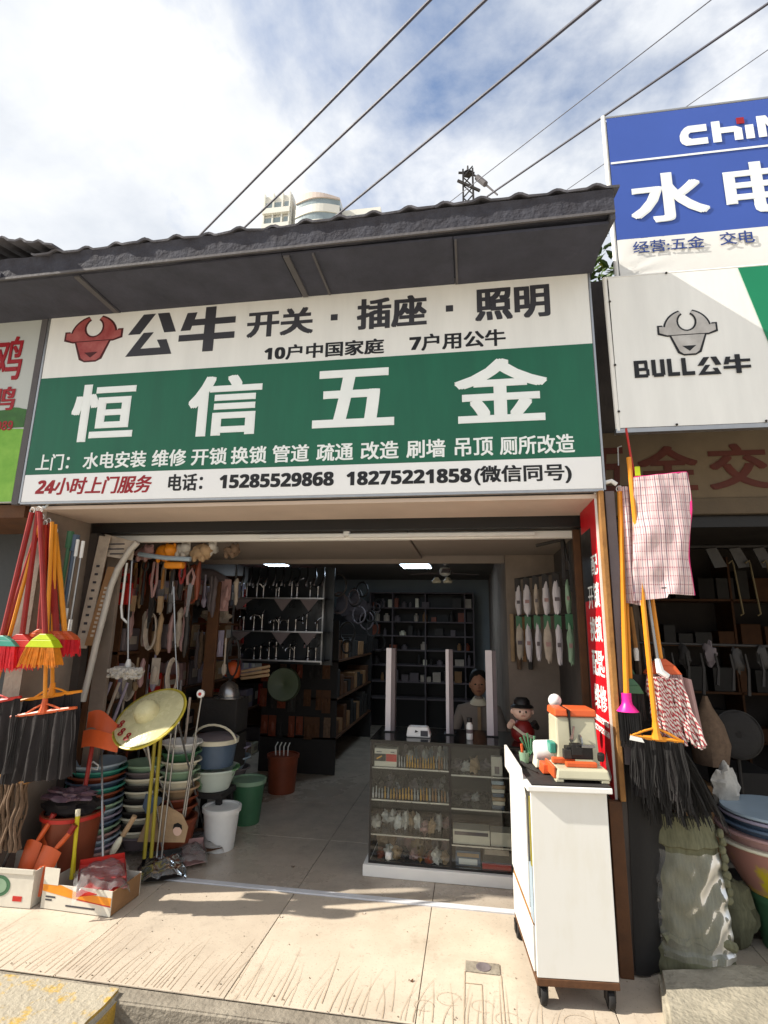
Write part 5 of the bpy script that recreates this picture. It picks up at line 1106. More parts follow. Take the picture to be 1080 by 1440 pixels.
packs(6, -.43, -.165, LS[2], .07, 'tan and white film packet beside the white ones on the third shelf', [M['tan'],WF,M['pinkpale']], 'tan packets in the left bay')
packs(9, -.62, -.165, .079, .06, 'mixed small packet on the lowest left bay floor front', [M['brown_pl'],WF,M['tan'],M['iron'],M['pinkpale'],M['brass']], 'packets on the counter floor', (.33,.38))
packs(8, -.64, -.17, .079, .11, 'larger mixed packet behind on the lowest left bay floor', [M['tan'],M['card_b'],M['board_grey'],M['pinkpale']], 'back packets on the counter floor', (.46,.60))
packs(9, -.48, -.17, LS[0], .085, 'grey film packet behind the top row of bits', [M['board_grey'],WF,M['blue_l']], 'packets behind the top bits', (.46,.6))
packs(9, -.65, -.17, LS[1], .075, 'dark fitting behind the second row of bits', [M['iron'],M['board_grey'],M['steel']], 'fittings behind the second bits', (.44,.58))
packs(4, -.14, .10, RS[0], .07, 'pale film packet on the right bay top shelf', [M['board_grey'],WF,M['tan']], 'packets on the right bay top shelf', (.40,.5))
packs(4, -.14, .10, RS[1], .05, 'flat grey packet on the right bay second shelf', [M['iron'],M['board_grey'],WF], 'packets on the right bay second shelf', (.36,.5))
def cbox(name, label, x0, x1, y0, y1, z0, h, m_, top=None, strip=None):
    o = thing(name, label, 'box', ((x0+x1)/2,(y0+y1)/2,z0)); part(o, 'box', MB().box(x0,x1,y0,y1,z0+.001,z0+h), m_, bev=.002)
    if strip: part(o, 'printed_strip', MB().box(x0+.01,x1-.01,y0-.0015,y0-.0003,z0+h*.62,z0+h*.86), strip)
    if top: part(o, 'printed_panel', MB().box(x0+.02,x1-.02,y0-.0015,y0-.0003,z0+h*.12,z0+h*.5), top)
cbox('small_box', 'tall white box at the right end of the right bay top shelf', .115,.185,.335,.38,RS[0],.115,M['card_w'],M['board_grey'])
for k, m_ in enumerate((M['blue_pl'],M['card_w'],M['tan'],M['blue_pl'],M['card_w'],M['tan'],M['blue_l'])):
    cbox('small_box', f'flat box in the striped stack at right bay middle, {ORD[k]} from bottom', .115+.004*(k%2),.19+.004*(k%3),.34,.42,RS[1]+.024*k,.022,m_)
cbox('small_box', 'wide white carton on the right bay third shelf, left one', -.135,.095,.33,.45,RS[2],.085,M['card_w'],None,M['board_grey'])
cbox('small_box', 'white carton on the right bay third shelf, right one', .10,.235,.335,.45,RS[2],.08,M['card_w'])
cbox('small_box', 'blue and cream box on the right bay floor', -.12,.035,.34,.45,.079,.085,M['blue_pl'],M['white_pl'],M['tan'])
cbox('small_box', 'brown patterned box with red foot on the right bay floor', .05,.22,.335,.47,.079,.125,M['iron'],None,M['paper'])
cbox('small_box', 'flat red box under the brown patterned box front', .045,.222,.318,.334,.079,.032,M['red_pl'])
cbox('small_box', 'red box at the right end of the right bay floor', .235,.285,.33,.45,.079,.15,M['red_pl'])
# things standing on the counter
for k, (x_, w, dm) in enumerate(((-.597,.034,.07),(-.170,.018,.07),(.125,.042,.03))):
    o = thing('upright_strip', f"tall white upright strip on the glass counter, {['left','middle','right'][k]} of three", 'strip', (x_,.6,CZ), group='white strips on the counter')
    part(o, 'face', MB().box(x_-w/2-.005,x_+w/2,.585,.60,CZ+.01,1.385), M['screenwhite'], bev=.002); part(o, 'side_profile', MB().box(x_+w/2+.001,x_+w/2+.028,.59,.60+dm,CZ+.01,1.383), M['board_grey']); part(o, 'foot', MB().box(x_-.03,x_+.05,.57,.66,CZ+.0095,CZ+.016), M['black'])
wb = thing('desk_calculator', 'white printed device lying on the counter between the strips', 'device', (-.36,.47,CZ))
part(wb, 'body', MB().fr((-.365,.47,CZ+.01),(.085,.05),(-.37,.48,CZ+.075),(.07,.04)), M['white_pl'], bev=.012); part(wb, 'label_patch', MB().box(-.35,-.30,.421,.4225,CZ+.02,CZ+.055), M['sign_char']); part(wb, 'mark', MB().poly([(-.39,CZ+.04),(-.365,CZ+.048),(-.385,CZ+.058)], .4215, .4235), M['black'])
bt = thing('bottle', 'small white bottle with black cap on the counter', 'bottle', (-.02,.45,CZ))
part(bt, 'body', MB().lathe([(.020,.01),(.022,.015),(.022,.10),(.014,.115),(.014,.12)], 16, (-.02,.45,CZ)), M['white_pl'], True); part(bt, 'cap', MB().lathe([(.018,.12),(.018,.148),(.0,.15)], 16, (-.02,.45,CZ)), M['black'], True); part(bt, 'label_patch', MB().lathe([(.0225,.05),(.0225,.075)], 16, (-.02,.45,CZ)), M['board_grey'])
dl = thing('figurine', 'round faced figurine in red clothes and black hat on the counter', 'figurine', (.335,.5,.79))
part(dl, 'body', MB().lathe([(.055,0),(.075,.03),(.078,.07),(.062,.11),(.04,.13),(.02,.135)], 20, (.335,.5,.80)), mat('doll_red', '#7c1f1c', 0.4, 0.15, 8, 0), True)
hd = part(dl, 'head', MB().ell((.335,.49,.99),(.066,.058,.058),18,12), M['doll_skin'], True)
part(hd, 'hat', MB().lathe([(.078,0),(.07,.012),(.055,.02),(.052,.045),(.035,.062),(0,.066)], 20, (.335,.495,1.018)), M['black'], True)
for s_ in (-1,1): part(hd, 'eye', MB().ell((.335+s_*.02,.434,.995),(.006,.004,.008),8,6), M['black'], True); part(hd, 'ear', MB().ell((.335+s_*.066,.49,.99),(.012,.01,.018),8,6), M['doll_skin'], True); part(dl, 'arm', MB().tube([(.335+s_*.06,.49,.91),(.335+s_*.088,.46,.90),(.335+s_*.07,.43,.935)], [.02,.02,.018], 8), M['doll_skin'] if s_ < 0 else M['black'], True)
part(hd, 'nose', MB().ell((.335,.43,.984),(.007,.007,.006),8,6), M['doll_skin'], True); part(hd, 'mouth', MB().box(.322,.348,.4335,.437,.968,.971), M['sign_red']); part(dl, 'sash', MB().tube([(.27,.44,.90),(.33,.418,.86),(.39,.44,.84)], .010, 6), M['cream'], True)
# person sitting behind the counter
pn = thing('person', 'person in a pale shirt sitting in the dim behind the counter', 'person', (.05,1.75,0))
def skinbody(nm, pts, edges, m_, parent):
    me = bpy.data.meshes.new(nm); off = OFF[parent]; me.from_pydata([V(*p[0])-off for p in pts], edges, []); me.materials.append(m_)
    o = link(bpy.data.objects.new(nm, me), parent); OFF[o] = off
    sk = o.modifiers.new('skin', 'SKIN'); sk.use_smooth_shade = True
    for i, p in enumerate(pts): me.skin_vertices[0].data[i].radius = (p[1], p[2] if len(p) > 2 else p[1])
    me.skin_vertices[0].data[0].use_root = True
    sd = o.modifiers.new('sub', 'SUBSURF'); sd.levels = 2; sd.render_levels = 2; return o
px, py = .06, 1.75
bd = skinbody('body', [((px,py,.47),.14,.11),((px,py-.02,.65),.13,.10),((px,py-.03,.80),.13,.09),((px,py-.03,.895),.05,.045),((px,py-.05,.96),.036,.036),
   ((px-.16,py-.03,.82),.055),((px-.22,py-.06,.62),.045),((px-.16,py-.28,.60),.035),((px-.11,py-.36,.61),.028),
   ((px+.16,py-.03,.82),.055),((px+.22,py-.06,.62),.045),((px+.16,py-.28,.60),.035),((px+.11,py-.36,.61),.028),
   ((px-.09,py-.02,.45),.09),((px-.11,py-.42,.45),.065),((px-.11,py-.40,.08),.045),((px-.11,py-.50,.04),.035),
   ((px+.09,py-.02,.45),.09),((px+.11,py-.42,.45),.065),((px+.11,py-.40,.08),.045),((px+.11,py-.50,.04),.035)],
   [(0,1),(1,2),(2,3),(3,4),(2,5),(5,6),(6,7),(7,8),(2,9),(9,10),(10,11),(11,12),(0,13),(13,14),(14,15),(15,16),(0,17),(17,18),(18,19),(19,20)], M['shirt'], pn)
hq = MB().ell((px,py-.07,1.045),(.073,.088,.100),22,16)
for s_ in (-1,1): hq.ell((px+s_*.072,py-.06,1.04),(.012,.022,.03),8,6)
hq.ell((px,py-.160,1.035),(.013,.018,.02),8,6)
hd = part(pn, 'head', hq, M['skin'], True)
part(hd, 'hair', MB().ell((px,py-.038,1.085),(.084,.095,.092),22,14,.10,3), M['hair'], True)
for s_ in (-1,1): part(hd, 'eye', MB().ell((px+s_*.028,py-.150,1.052),(.012,.008,.007),8,6), M['black'], True)
part(hd, 'mouth', MB().ell((px,py-.150,.995),(.020,.008,.005),8,6), mat('lips', '#7d4a3c', 0.5, 0.1, 8, 0), True)
part(pn, 'collar', MB().lathe([(.052,0),(.062,-.02),(.085,-.045),(.080,-.048),(.052,-.012)], 18, (px,py-.045,.925), (0,-.2,1)), M['cream'], True)
part(pn, 'shirt_placket', MB().box(px-.014,px+.014,py-.138,py-.128,.62,.86), M['tan'])
for s_ in (-1,1):
    q_ = MB().ell((px+s_*.10,py-.39,.615),(.03,.05,.018),12,8)
    for k in range(4): q_.tube([(px+s_*(.10)+(-.024+.016*k),py-.42,.615),(px+s_*.10+(-.026+.017*k),py-.46-.006*(k in (1,2)),.61),(px+s_*.10+(-.026+.017*k),py-.485-.008*(k in (1,2)),.598)], [.009,.008,.006], 6)
    q_.tube([(px+s_*.075,py-.38,.615),(px+s_*.058,py-.41,.612),(px+s_*.055,py-.435,.606)], [.010,.009,.007], 6)
    part(pn, 'hand', q_, M['skin'], True)
solo('stool', 'plain dark stool hidden under the seated person', 'stool', MB().lathe([(.16,.34),(.16,.37),(0,.372)], 20, (px,py,0)).lathe([(.03,0),(.03,.34)], 10, (px,py,0)).lathe([(.15,0),(.14,.02),(.03,.03)], 16, (px,py,0)), M['iron'], True)
# packets hanging in two rows on the right inner wall
hr_ = thing('hanging_rail', 'two dark rails on the right inner wall holding packets', 'rail', (.55,.9,1.4))
for z in (1.93,1.64): part(hr_, 'bar', MB().tube([(.36,1.0,z),(.66,.35,z)], .008, 7), M['iron'], True)
for row, (zt, L) in enumerate(((1.92,.25),(1.63,.29))):
    for k in range(6):
        t = k/5; x_ = .375+.275*t; y_ = .98-.60*t; o = thing('hanging_packet', f"white wrapped packet, {ORD[k]} from left in the {['upper','lower'][row]} row on the right inner wall", 'packet', (x_,y_-.02,zt-L), group='packets hanging on the right inner wall')
        r_ = .022+.006*math.sin(k*2.2+row); s_ = .006
        q_ = MB().ell((x_, y_-.03, zt-.05-L*.45), (r_*1.05, .014, L*.47), 14, 16, .28, k*3.1+row*7)
        q_.ell((x_+.012, y_-.018, zt-.06-L*.43), (r_*.8, .012, L*.44), 12, 12, .35, k*1.3+row*5)
        part(o, 'wrap', q_, [M['screenwhite'],M['paper'],M['screenwhite'],M['green_l']][(k*2+row) % 3 if k != 5 else 3], True)
        part(o, 'header_card', MB().box(x_-.024,x_+.024,y_-.034,y_-.030,zt-.09,zt+.01), M['iron'] if row == 0 else M['green_pl'])
        part(o, 'print_band', MB().box(x_-r_*.6, x_+r_*.6, y_-.048, y_-.0465, zt-.05-L*.55, zt-.05-L*.45), M['pinkpale'] if k % 2 else M['board_grey'])
for k in range(4): solo('hanging_strip', f'brown hanging tool sleeve on the pale inner pier, {ORD[k]} from left', 'sleeve', MB().box(.32+.045*k,.352+.045*k,1.15,1.19,1.28-.06*(k % 2),1.66), [M['tan'],M['brown_str'],M['card_b'],M['iron']][k], bev=.006, group='sleeves on the inner pier')
solo('bracket_arm', 'dark folded bracket at the top right inner corner', 'bracket', MB().tube([(.46,.35,2.105),(.62,.22,2.125),(.64,.22,1.98)], .012, 6).box(.60,.618,.20,.22,1.86,2.11).box(.645,.66,.20,.22,1.78,2.11), M['iron'], False)
for k, (x_, y_, z_) in enumerate(((.46,1.1,.35),(.50,.95,.35),(.42,.9,.0))): cbox('carton', f"dim carton piled under the hanging packets, {['left','right','lower front'][k]}", x_-.08, x_+.1, y_, y_+.1, z_, .34, M['wood_d'])

# ------------------------------------------------------------------ white wheeled cabinet and the key cutting machine
KL, KR = (.25, -.772, 0), R(5)
kc = thing('rolling_cabinet', 'narrow white cabinet on black castors in front of the right pier', 'cabinet', KL, KR, world=False)
part(kc, 'front_panel', MB().box(0,.332,0,.016,.112,.832), M['cab_white'], bev=.002)
part(kc, 'side_panel', MB().box(.318,.332,.0165,.55,.112,.832), mat('dark_red_edge', '#4a1d16', 0.5, 0.2, 5, 0.05))
part(kc, 'side_panel', MB().box(0,.012,.10,.55,.30,.832), M['cab_white'], bev=.002); part(kc, 'sliding_door', MB().box(-.010,-.001,.09,.54,.33,.80), M['cab_white'], bev=.002)
part(kc, 'lower_door', MB().box(-.006,.008,.04,.55,.112,.285), M['cab_white'], bev=.002); part(kc, 'door_edge', MB().box(-.004,.010,.018,.034,.52,.80), M['bamboo'])
part(kc, 'gold_rail', MB().box(-.003,.010,.036,.55,.287,.299), M['wood']); part(kc, 'grey_strip', MB().box(-.002,.008,.022,.088,.30,.515), M['blue_l'])
part(kc, 'back_panel', MB().box(.0125,.3175,.535,.549,.112,.832), M['cab_white'])
part(kc, 'bottom_rail', MB().box(-.004,.334,-.002,.552,.082,.110), M['wood_d'], bev=.003)
part(kc, 'top_slab', MB().box(-.018,.350,-.028,.56,.834,.858), M['white'], bev=.004)
part(kc, 'top_mat', MB().box(.002,.345,-.024,.555,.8585,.864), M['black_mat'])
part(kc, 'side_ledge', MB().add([(-.030,.02,.80),(-.018,.02,.80),(-.018,.56,.80),(-.030,.56,.80),(-.030,.10,.90),(-.018,.10,.90),(-.018,.56,.91),(-.030,.56,.91)],[(0,3,2,1),(4,5,6,7),(0,1,5,4),(1,2,6,5),(2,3,7,6),(3,0,4,7)]), M['cab_white'])
for (x_, y_) in ((.025,.03),(.30,.03),(.01,.52),(.30,.52)):
    cs = part(kc, 'castor', MB().lathe([(.034,-.012),(.036,-.008),(.036,.008),(.034,.012)], 18, (x_,y_,.037), (1,0,.0)), M['rubber'], True)
    part(cs, 'castor_fork', MB().box(x_-.020,x_-.014,y_-.016,y_+.02,.03,.0815).box(x_+.014,x_+.020,y_-.016,y_+.02,.03,.0815).box(x_-.02,x_+.02,y_-.018,y_+.022,.074,.0818), M['iron'])
km = thing('key_machine', 'cream and orange key cutting machine on the white cabinet', 'key machine', (.44,-.53,.865), R(5), world=False)
def wedge(x0,x1,y0,y1,z0,z1,ty=0,tx=0): return MB().add([(x0,y0,z0),(x1,y0,z0),(x1,y1,z0),(x0,y1,z0),(x0+tx,y0+ty,z1),(x1-tx,y0+ty,z1),(x1-tx,y1,z1),(x0+tx,y1,z1)],[(0,3,2,1),(4,5,6,7),(0,1,5,4),(1,2,6,5),(2,3,7,6),(3,0,4,7)])
part(km, 'base', wedge(-.09,.150,-.215,-.02,.012,.055,.01,.008), M['machine'], bev=.008)
for x_ in (-.075,.125): part(km, 'foot', MB().box(x_-.018,x_+.018,-.212,-.17,0,.014), M['machine'], bev=.004)
part(km, 'housing', wedge(-.045,.158,-.055,.13,.01,.252,.035,.006), M['machine'], bev=.010)
part(km, 'cap_left', wedge(-.045,.022,-.03,.135,.254,.288,.004,.004), M['or_pl'], bev=.006); part(km, 'cap_right', wedge(.030,.160,-.03,.135,.254,.288,.004,.004), M['or_pl'], bev=.006)
part(km, 'slit', MB().box(.0225,.0295,-.038,.13,.14,.286), M['black'])
part(km, 'side_skirt', MB().box(-.100,-.089,-.20,-.03,.014,.062), M['or_pl'], bev=.003)
part(km, 'clamp_bar', MB().box(-.035,.105,-.175,-.145,.056,.078), M['or_pl'], bev=.005); part(km, 'clamp_bar', MB().box(-.085,.02,-.125,-.098,.060,.085), M['or_pl'], bev=.005)
part(km, 'carriage', MB().box(-.02,.10,-.135,-.08,.082,.135).box(.0,.05,-.15,-.10,.10,.15), M['black'], bev=.004)
part(km, 'jaw', MB().box(.02,.105,-.150,-.118,.1355,.148), M['chrome'], bev=.002); part(km, 'jaw', MB().box(-.035,.0,-.145,-.11,.085,.125), M['iron'], bev=.003)
part(km, 'cutter', MB().lathe([(.012,0),(.036,.002),(.036,.008),(.012,.010)], 24, (.055,-.075,.145), (1,0,0)), M['steel'], True)
part(km, 'knob', MB().lathe([(.014,0),(.016,.01),(.016,.03),(.010,.034)], 14, (.128,-.15,.085), (0,-.3,1)), M['black'], True)
part(km, 'lever', MB().tube([(.04,-.05,.21),(.02,-.10,.185),(.005,-.13,.165)], [.006,.006,.010], 8), M['steel'], True)
part(km, 'motor', MB().lathe([(.045,0),(.05,.01),(.05,.09),(.04,.10),(0,.102)], 22, (-.13,.06,.075), (1,0,.05)), M['white_pl'], True)
part(km, 'motor_stand', wedge(-.135,-.05,.02,.11,.004,.06,.005,.01), M['cream'], bev=.005); part(km, 'teal_cover', MB().box(-.075,-.045,-.04,.03,.085,.135), M['teal'], bev=.006)
part(km, 'brush_tray', wedge(-.125,-.05,-.09,.0,.004,.045,.004,.004), M['or_pl'], bev=.004)
lb_ = thing('round_lamp', 'small white ball lamp on a thin stem behind the key machine', 'lamp', (.438,-.33,.865))
part(lb_, 'globe', MB().ell((.438,-.32,1.165),(.034,.034,.034),20,14), M['white_pl'], True); part(lb_, 'stem', MB().tube([(.438,-.32,1.14),(.436,-.31,.868)], .006, 7), M['iron'], True); part(lb_, 'foot', MB().lathe([(.035,0),(.035,.008),(.006,.014)], 16, (.436,-.31,.866)), M['iron'], True)
pp = thing('pen_pot', 'small pale pot with green sprigs and an orange pen at the cabinet back', 'pot', (.26,-.40,.866))
part(pp, 'pot', MB().lathe([(.022,0),(.028,.05),(.025,.05),(.02,.004),(0,.004)], 16, (.262,-.40,.866)), M['green_l'], True)
part(pp, 'pen', MB().tube([(.255,-.40,.872),(.248,-.41,.955)], .007, 7), M['or_pl'], True)
for k in range(5): part(pp, 'sprig', MB().tube([(.268,-.40,.872),(.272+.008*k,-.40-.006*k,.93),(.270+.018*(k-1.5),-.41,.985+.012*(k % 3))], [.004,.004,.006], 5), M['green_pl'], True)
solo('screwdriver', 'dark screwdriver lying on the cabinet mat beside the machine', 'screwdriver', MB().tube([(.30,-.62,.873),(.27,-.55,.873),(.255,-.50,.875),(.24,-.45,.875)], [.003,.003,.010,.010], 7), M['iron'], True)
solo('cabinet_board', 'brown weathered board behind the white cabinet at its right', 'board', MB().box(.640,.70,-.50,-.466,0,.735), M['wood_d'], bev=.003)

# ------------------------------------------------------------------ brooms, mop and cloth hanging at the right pier
GR = 'brooms hanging at the right pier'
broom('orange handled broom with round pink head and black bristles', (.808,-.48,2.27), (.752,-.52,1.235), .105, M['pink_pl'], M['rubber'], M['or_handle'], .085, .15, .95, .04, .0135, 51, GR, 'round')
broom('orange handled broom hung just behind the pink headed one', (.825,-.44,2.25), (.79,-.46,1.30), .11, M['green_pl'], M['rubber'], M['or_handle'], .07, .12, 1.0, .03, .0125, 52, GR, 'fan')
rbm = scraper('orange floor broom with long ragged black skirt in front of the right pier', (.850,-.545,2.44), (.745,-.56,1.045), (.985,-.545,1.025), .30, M['or_handle'], M['or_handle'], 7, group=GR, hr=.0125, dens=600, full=.86)
q = MB(); rq = random.Random(15)                                  # the ragged black plastic strands below the bar
def rag(u, v):
    x0 = .80+.19*u; x1 = .80+.36*u
    x_ = x0+(x1-x0)*v**.8; y_ = -.50+.022*math.sin(u*38+1)*(.3+.7*v)+.008*math.sin(u*71)
    return (x_, y_, 1.00-(.335+.025*noise.noise(V(u*11,3,1))+.02*noise.noise(V(u*37,1,1)))*v)
part(rbm, 'ragged_skirt', MB().sheet(lambda u, v: rag(u, v*.88), 90, 12, -.002), M['dark_cloth'], True); part(rbm, 'ragged_strands', strands(rag, .36, 9, 1100), M['rubber'])
broom('orange headed broom with curved neck behind the striped mop', (.905,-.43,2.30), (.952,-.44,1.40), .17, M['or_pl'], M['pinkpale'], M['or_handle'], .075, .10, 1.15, .03, .0125, 53, GR)
sm = thing('striped_mop', 'red and white striped string mop on a steel handle', 'mop', (1.0,-.48,1.0), group=GR)
part(sm, 'handle', MB().tube([(.885,-.46,2.10),(.925,-.48,1.36)], .009, 8), M['steel'], True)
part(sm, 'clamp', MB().tube([(.922,-.48,1.40),(.928,-.49,1.34),(.96,-.49,1.315)], [.014,.02,.018], 8), M['white_pl'], True)
stripe = bpy.data.materials.new('red_white_twist'); stripe.use_nodes = True
nt = stripe.node_tree; p_ = nt.nodes['Principled BSDF']; p_.inputs['Roughness'].default_value = .9
tcn = nt.nodes.new('ShaderNodeTexCoord'); wv = nt.nodes.new('ShaderNodeTexWave'); wv.inputs['Scale'].default_value = 30; wv.inputs['Distortion'].default_value = 3; wv.bands_direction = 'DIAGONAL'
rp = nt.nodes.new('ShaderNodeValToRGB'); rp.color_ramp.elements[0].position = .35; rp.color_ramp.elements[0].color = C('#b04a50'); rp.color_ramp.elements[1].position = .5; rp.color_ramp.elements[1].color = C('#d9cfc8')
nt.links.new(tcn.outputs['Object'], wv.inputs['Vector']); nt.links.new(wv.outputs[0], rp.inputs[0]); nt.links.new(rp.outputs[0], p_.inputs['Base Color'])
q = MB(); rq = random.Random(16)
for i in range(46):
    u = i/45; x0 = .868+.145*u; x1 = .885+.215*u; ph = rq.uniform(0,6); y0 = -.50-.025*rq.random()+(.03 if i % 3 == 0 else 0); L = .275+.03*u+rq.uniform(-.02,.02)
    q.tube([(x0+(x1-x0)*(k/8)**1.3+.004*math.sin(k*1.8+ph), y0+.004*math.cos(k*1.8+ph), 1.315-.012*abs(u-.3)-L*k/8) for k in range(9)], .0075, 5)
part(sm, 'strands', q, stripe, True)
solo('wrapped_mop_head', 'pink edged plastic wrap hanging behind the striped mop', 'wrap', MB().sheet(lambda u,v: (.99+.10*u+.03*v, -.42+.02*math.sin(u*6), 1.33-.27*v-.03*u), 10, 10, .002), M['pinkpale'], True)
# plaid cloth
plaid = bpy.data.materials.new('plaid_cloth'); plaid.use_nodes = True
nt = plaid.node_tree; p_ = nt.nodes['Principled BSDF']; p_.inputs['Roughness'].default_value = .85
tcn = nt.nodes.new('ShaderNodeTexCoord'); last = None
def wave(dirn, sc, lo, hi, dis=.6):
    w_ = nt.nodes.new('ShaderNodeTexWave'); w_.bands_direction = dirn; w_.inputs['Scale'].default_value = sc; w_.inputs['Distortion'].default_value = dis; w_.inputs['Detail'].default_value = 3
    r_ = nt.nodes.new('ShaderNodeValToRGB'); r_.color_ramp.elements[0].position = lo; r_.color_ramp.elements[1].position = hi
    nt.links.new(tcn.outputs['Object'], w_.inputs['Vector']); nt.links.new(w_.outputs[0], r_.inputs[0]); return r_.outputs[0]
base = C('#cbb2b0')
prev = None
for dirn, sc, lo, hi, col, am in (('X',9,.35,.7,'#b58a8e',.55),('Z',6,.4,.75,'#b78e92',.55),('X',13.5,.90,.96,'#4a4f63',.85),('Z',7.5,.93,.98,'#8a3a4e',.6),('X',31,.6,.9,'#f0e8e6',.5)):
    mx = nt.nodes.new('ShaderNodeMix'); mx.data_type = 'RGBA'; mu = nt.nodes.new('ShaderNodeMath'); mu.operation = 'MULTIPLY'; mu.inputs[1].default_value = am
    nt.links.new(wave(dirn, sc, lo, hi), mu.inputs[0]); nt.links.new(mu.outputs[0], mx.inputs[0]); mx.inputs[7].default_value = C(col)
    if prev: nt.links.new(prev, mx.inputs[6])
    else: mx.inputs[6].default_value = base
    prev = mx.outputs[2]
nt.links.new(prev, p_.inputs['Base Color'])
pc = thing('plaid_bag', 'pink checked woven bag with magenta piping hanging on the broom handles', 'bag', (.97,-.55,1.66))
def bagf(front):
    def f(u, v):
        x_ = .862+.262*u-.032*v*u-.048*v*(1-u)+.012*math.sin(v*7)*u; z_ = 2.325-.60*v-.012*u*v-(.055*(1-u))*(1-v)*0+.02*u*(1-v)
        if u < .55: z_ -= .06*max(0, v-.9)*10*(1-u)*.7
        b_ = math.sin(math.pi*min(1,max(0,u)))*math.sin(math.pi*min(1,v*.9+.05))
        y_ = -.555-front*(.012+.022*b_)+.014*noise.noise(V(u*4+1,v*5,front))+.010*math.sin(u*9+v*5)*v+.03*(u-.6)**2
        return (x_, y_, z_)
    return f
part(pc, 'front_cloth', MB().sheet(bagf(1), 36, 48, -.0015), plaid, True); part(pc, 'back_cloth', MB().sheet(bagf(-.6), 24, 30, .0015), plaid, True)
MG = mat('magenta_piping', '#cf2a72', 0.6, 0.15, 12, 0.1)
fb = bagf(.2)
part(pc, 'piping', MB().tube([fb(k/12,0) for k in range(13)], .006, 6), MG, True); part(pc, 'piping', MB().tube([fb(1,k/16) for k in range(17)], .007, 6), MG, True)
part(pc, 'zip', MB().tube([fb(.08+.9*k/12,.94) for k in range(13)], .004, 5), M['iron'], True)
solo('plaid_cloth', 'second checked cloth hanging behind the left edge of the bag', 'cloth', MB().sheet(lambda u,v: (.80+.10*u-.02*v, -.49+.012*math.sin(u*12), 2.30-.62*v-.02*u), 14, 24, .002), plaid, True)
solo('hook_rod', 'thin red rod with yellow tag above the checked bag', 'rod', MB().tube([(.862,-.50,2.62),(.868,-.52,2.45),(.878,-.53,2.32)], .006, 7), M['red_pl'], True)
solo('price_tag', 'small yellow tag on the orange handle top', 'tag', MB().box(.872,.897,-.558,-.553,2.335,2.385), M['lime'])
solo('wire_hook', 'bent steel wire hook at the top of the right pier', 'hook', MB().tube([(.815,-.47,2.42),(.817,-.48,2.52),(.835,-.49,2.525)], .004, 6), M['steel'], True)
solo('white_spout', 'white curved pipe end beside the sign lower right corner', 'pipe', MB().tube([(.735,-.49,2.32),(.765,-.50,2.325),(.79,-.50,2.305)], .012, 8), M['white_pl'], True)
ob_ = thing('small_bottle', 'clear small spray bottle hanging behind the orange handles', 'bottle', (.847,-.40,1.38))
part(ob_, 'body', MB().lathe([(.012,0),(.014,.05),(.008,.07)], 12, (.847,-.40,1.385)), M['white_pl'], True); part(ob_, 'tube', MB().tube([(.847,-.40,1.45),(.835,-.40,1.66)], .012, 8), M['wood'], True)
solo('green_dustpan', 'bright green dustpan corner peeking behind the orange handle', 'dustpan', MB().poly([(.79,1.27),(.845,1.27),(.815,1.34),(.795,1.37)], -.435, -.425), M['green_pl'])
solo('black_board', 'black rubber sheet standing behind the right hanging brooms', 'sheet', MB().sheet(lambda u,v: (.722+.17*u+.012*math.sin(v*4), -.475+.012*math.sin(u*7+v*3)+.05*u, 1.32-1.31*v), 8, 14, .004), M['rubber'], True)  # black sheet, widened over the wall end for the brown-black shading there
solo('paper_scrap', 'torn white scrap pinned at the left end of orange bar', 'scrap', MB().poly([(.735,1.03),(.80,1.02),(.79,1.04),(.74,1.05)], -.585, -.582), M['white'])

# ------------------------------------------------------------------ goods in front of the right shop
nt_ = thing('net_bundle', 'folded olive netting in a clear wrap standing by the black sheet', 'netting', (1.02,-.42,0))
def nf(u, v):
    lean = .07*v; x_ = .835+.315*u+.03*math.sin(v*3)*(u-.5)+.03*v*(u-.5)
    edge = min(u,1-u)
    return (x_, -.33-.10*math.sin(math.pi*u)**.5-.06*v+.012*noise.noise(V(u*6,v*9,2))+(.008*math.sin(v*60) if edge < .12 else 0)-(.016 if v < .2 else 0)-(.014 if v > .8 else 0), .665-.68*v+.012*noise.noise(V(u*9,4,1))*(1-v))
part(nt_, 'folded_net', MB().sheet(nf, 30, 60, -.05), M['net'], True)
part(nt_, 'fold_roll', MB().tube([(.85+.30*k/10, -.455+.01*math.sin(k*2), .155+.012*math.sin(k*1.7)) for k in range(11)], .022, 8), M['net'], True)
def nw(u, v):
    p = V(*nf(u*.86+.08, .22+.62*v)); return p+V(0, -.016-.03*(.35-abs(noise.noise(V(u*2.2+v*2.5,v*1.0-u*.8,7))))-.008*(.3-abs(noise.noise(V(u*6+v*6,v*2-u*2,3)))), 0)
part(nt_, 'clear_wrap', MB().sheet(nw, 36, 36), M['net_wrap'], True)
for k in range(9): part(nt_, 'scallop', MB().ell((1.155+.006*(k % 2)+.004*k*.3,-.41,.60-.035*k),(.016,.02,.022),8,6,.3,k), M['net'], True)
def basin2(label, x, y, z, r, h, m_, rim):
    o = thing('basin', label, 'basin', (x,y,z), group='stacked basins before the right shop')
    part(o, 'bowl', MB().lathe([(.6*r,0),(.86*r,h*.55),(r,h),(r-.005,h),(.86*r-.005,h*.55),(.6*r-.004,.006),(0,.006)], 36, (x,y,z)), m_, True)
    part(o, 'rim', MB().lathe([(r-.006,h+.003),(r+.010,h+.004),(r+.014,h-.006),(r+.006,h-.012),(r-.002,h-.008)], 36, (x,y,z)), rim, True)
yp = mat('yellow_pink_basin', '#b9a91e', 0.45, 0.3, 3, 0.05, col2='#a5776e', thr=(.46,.52))
bx0, by0 = 1.545, -.10
basin2('large yellow and pink basin, lowest of the stack before the right shop', bx0,by0,.26,.275,.235,yp,M['cream'])
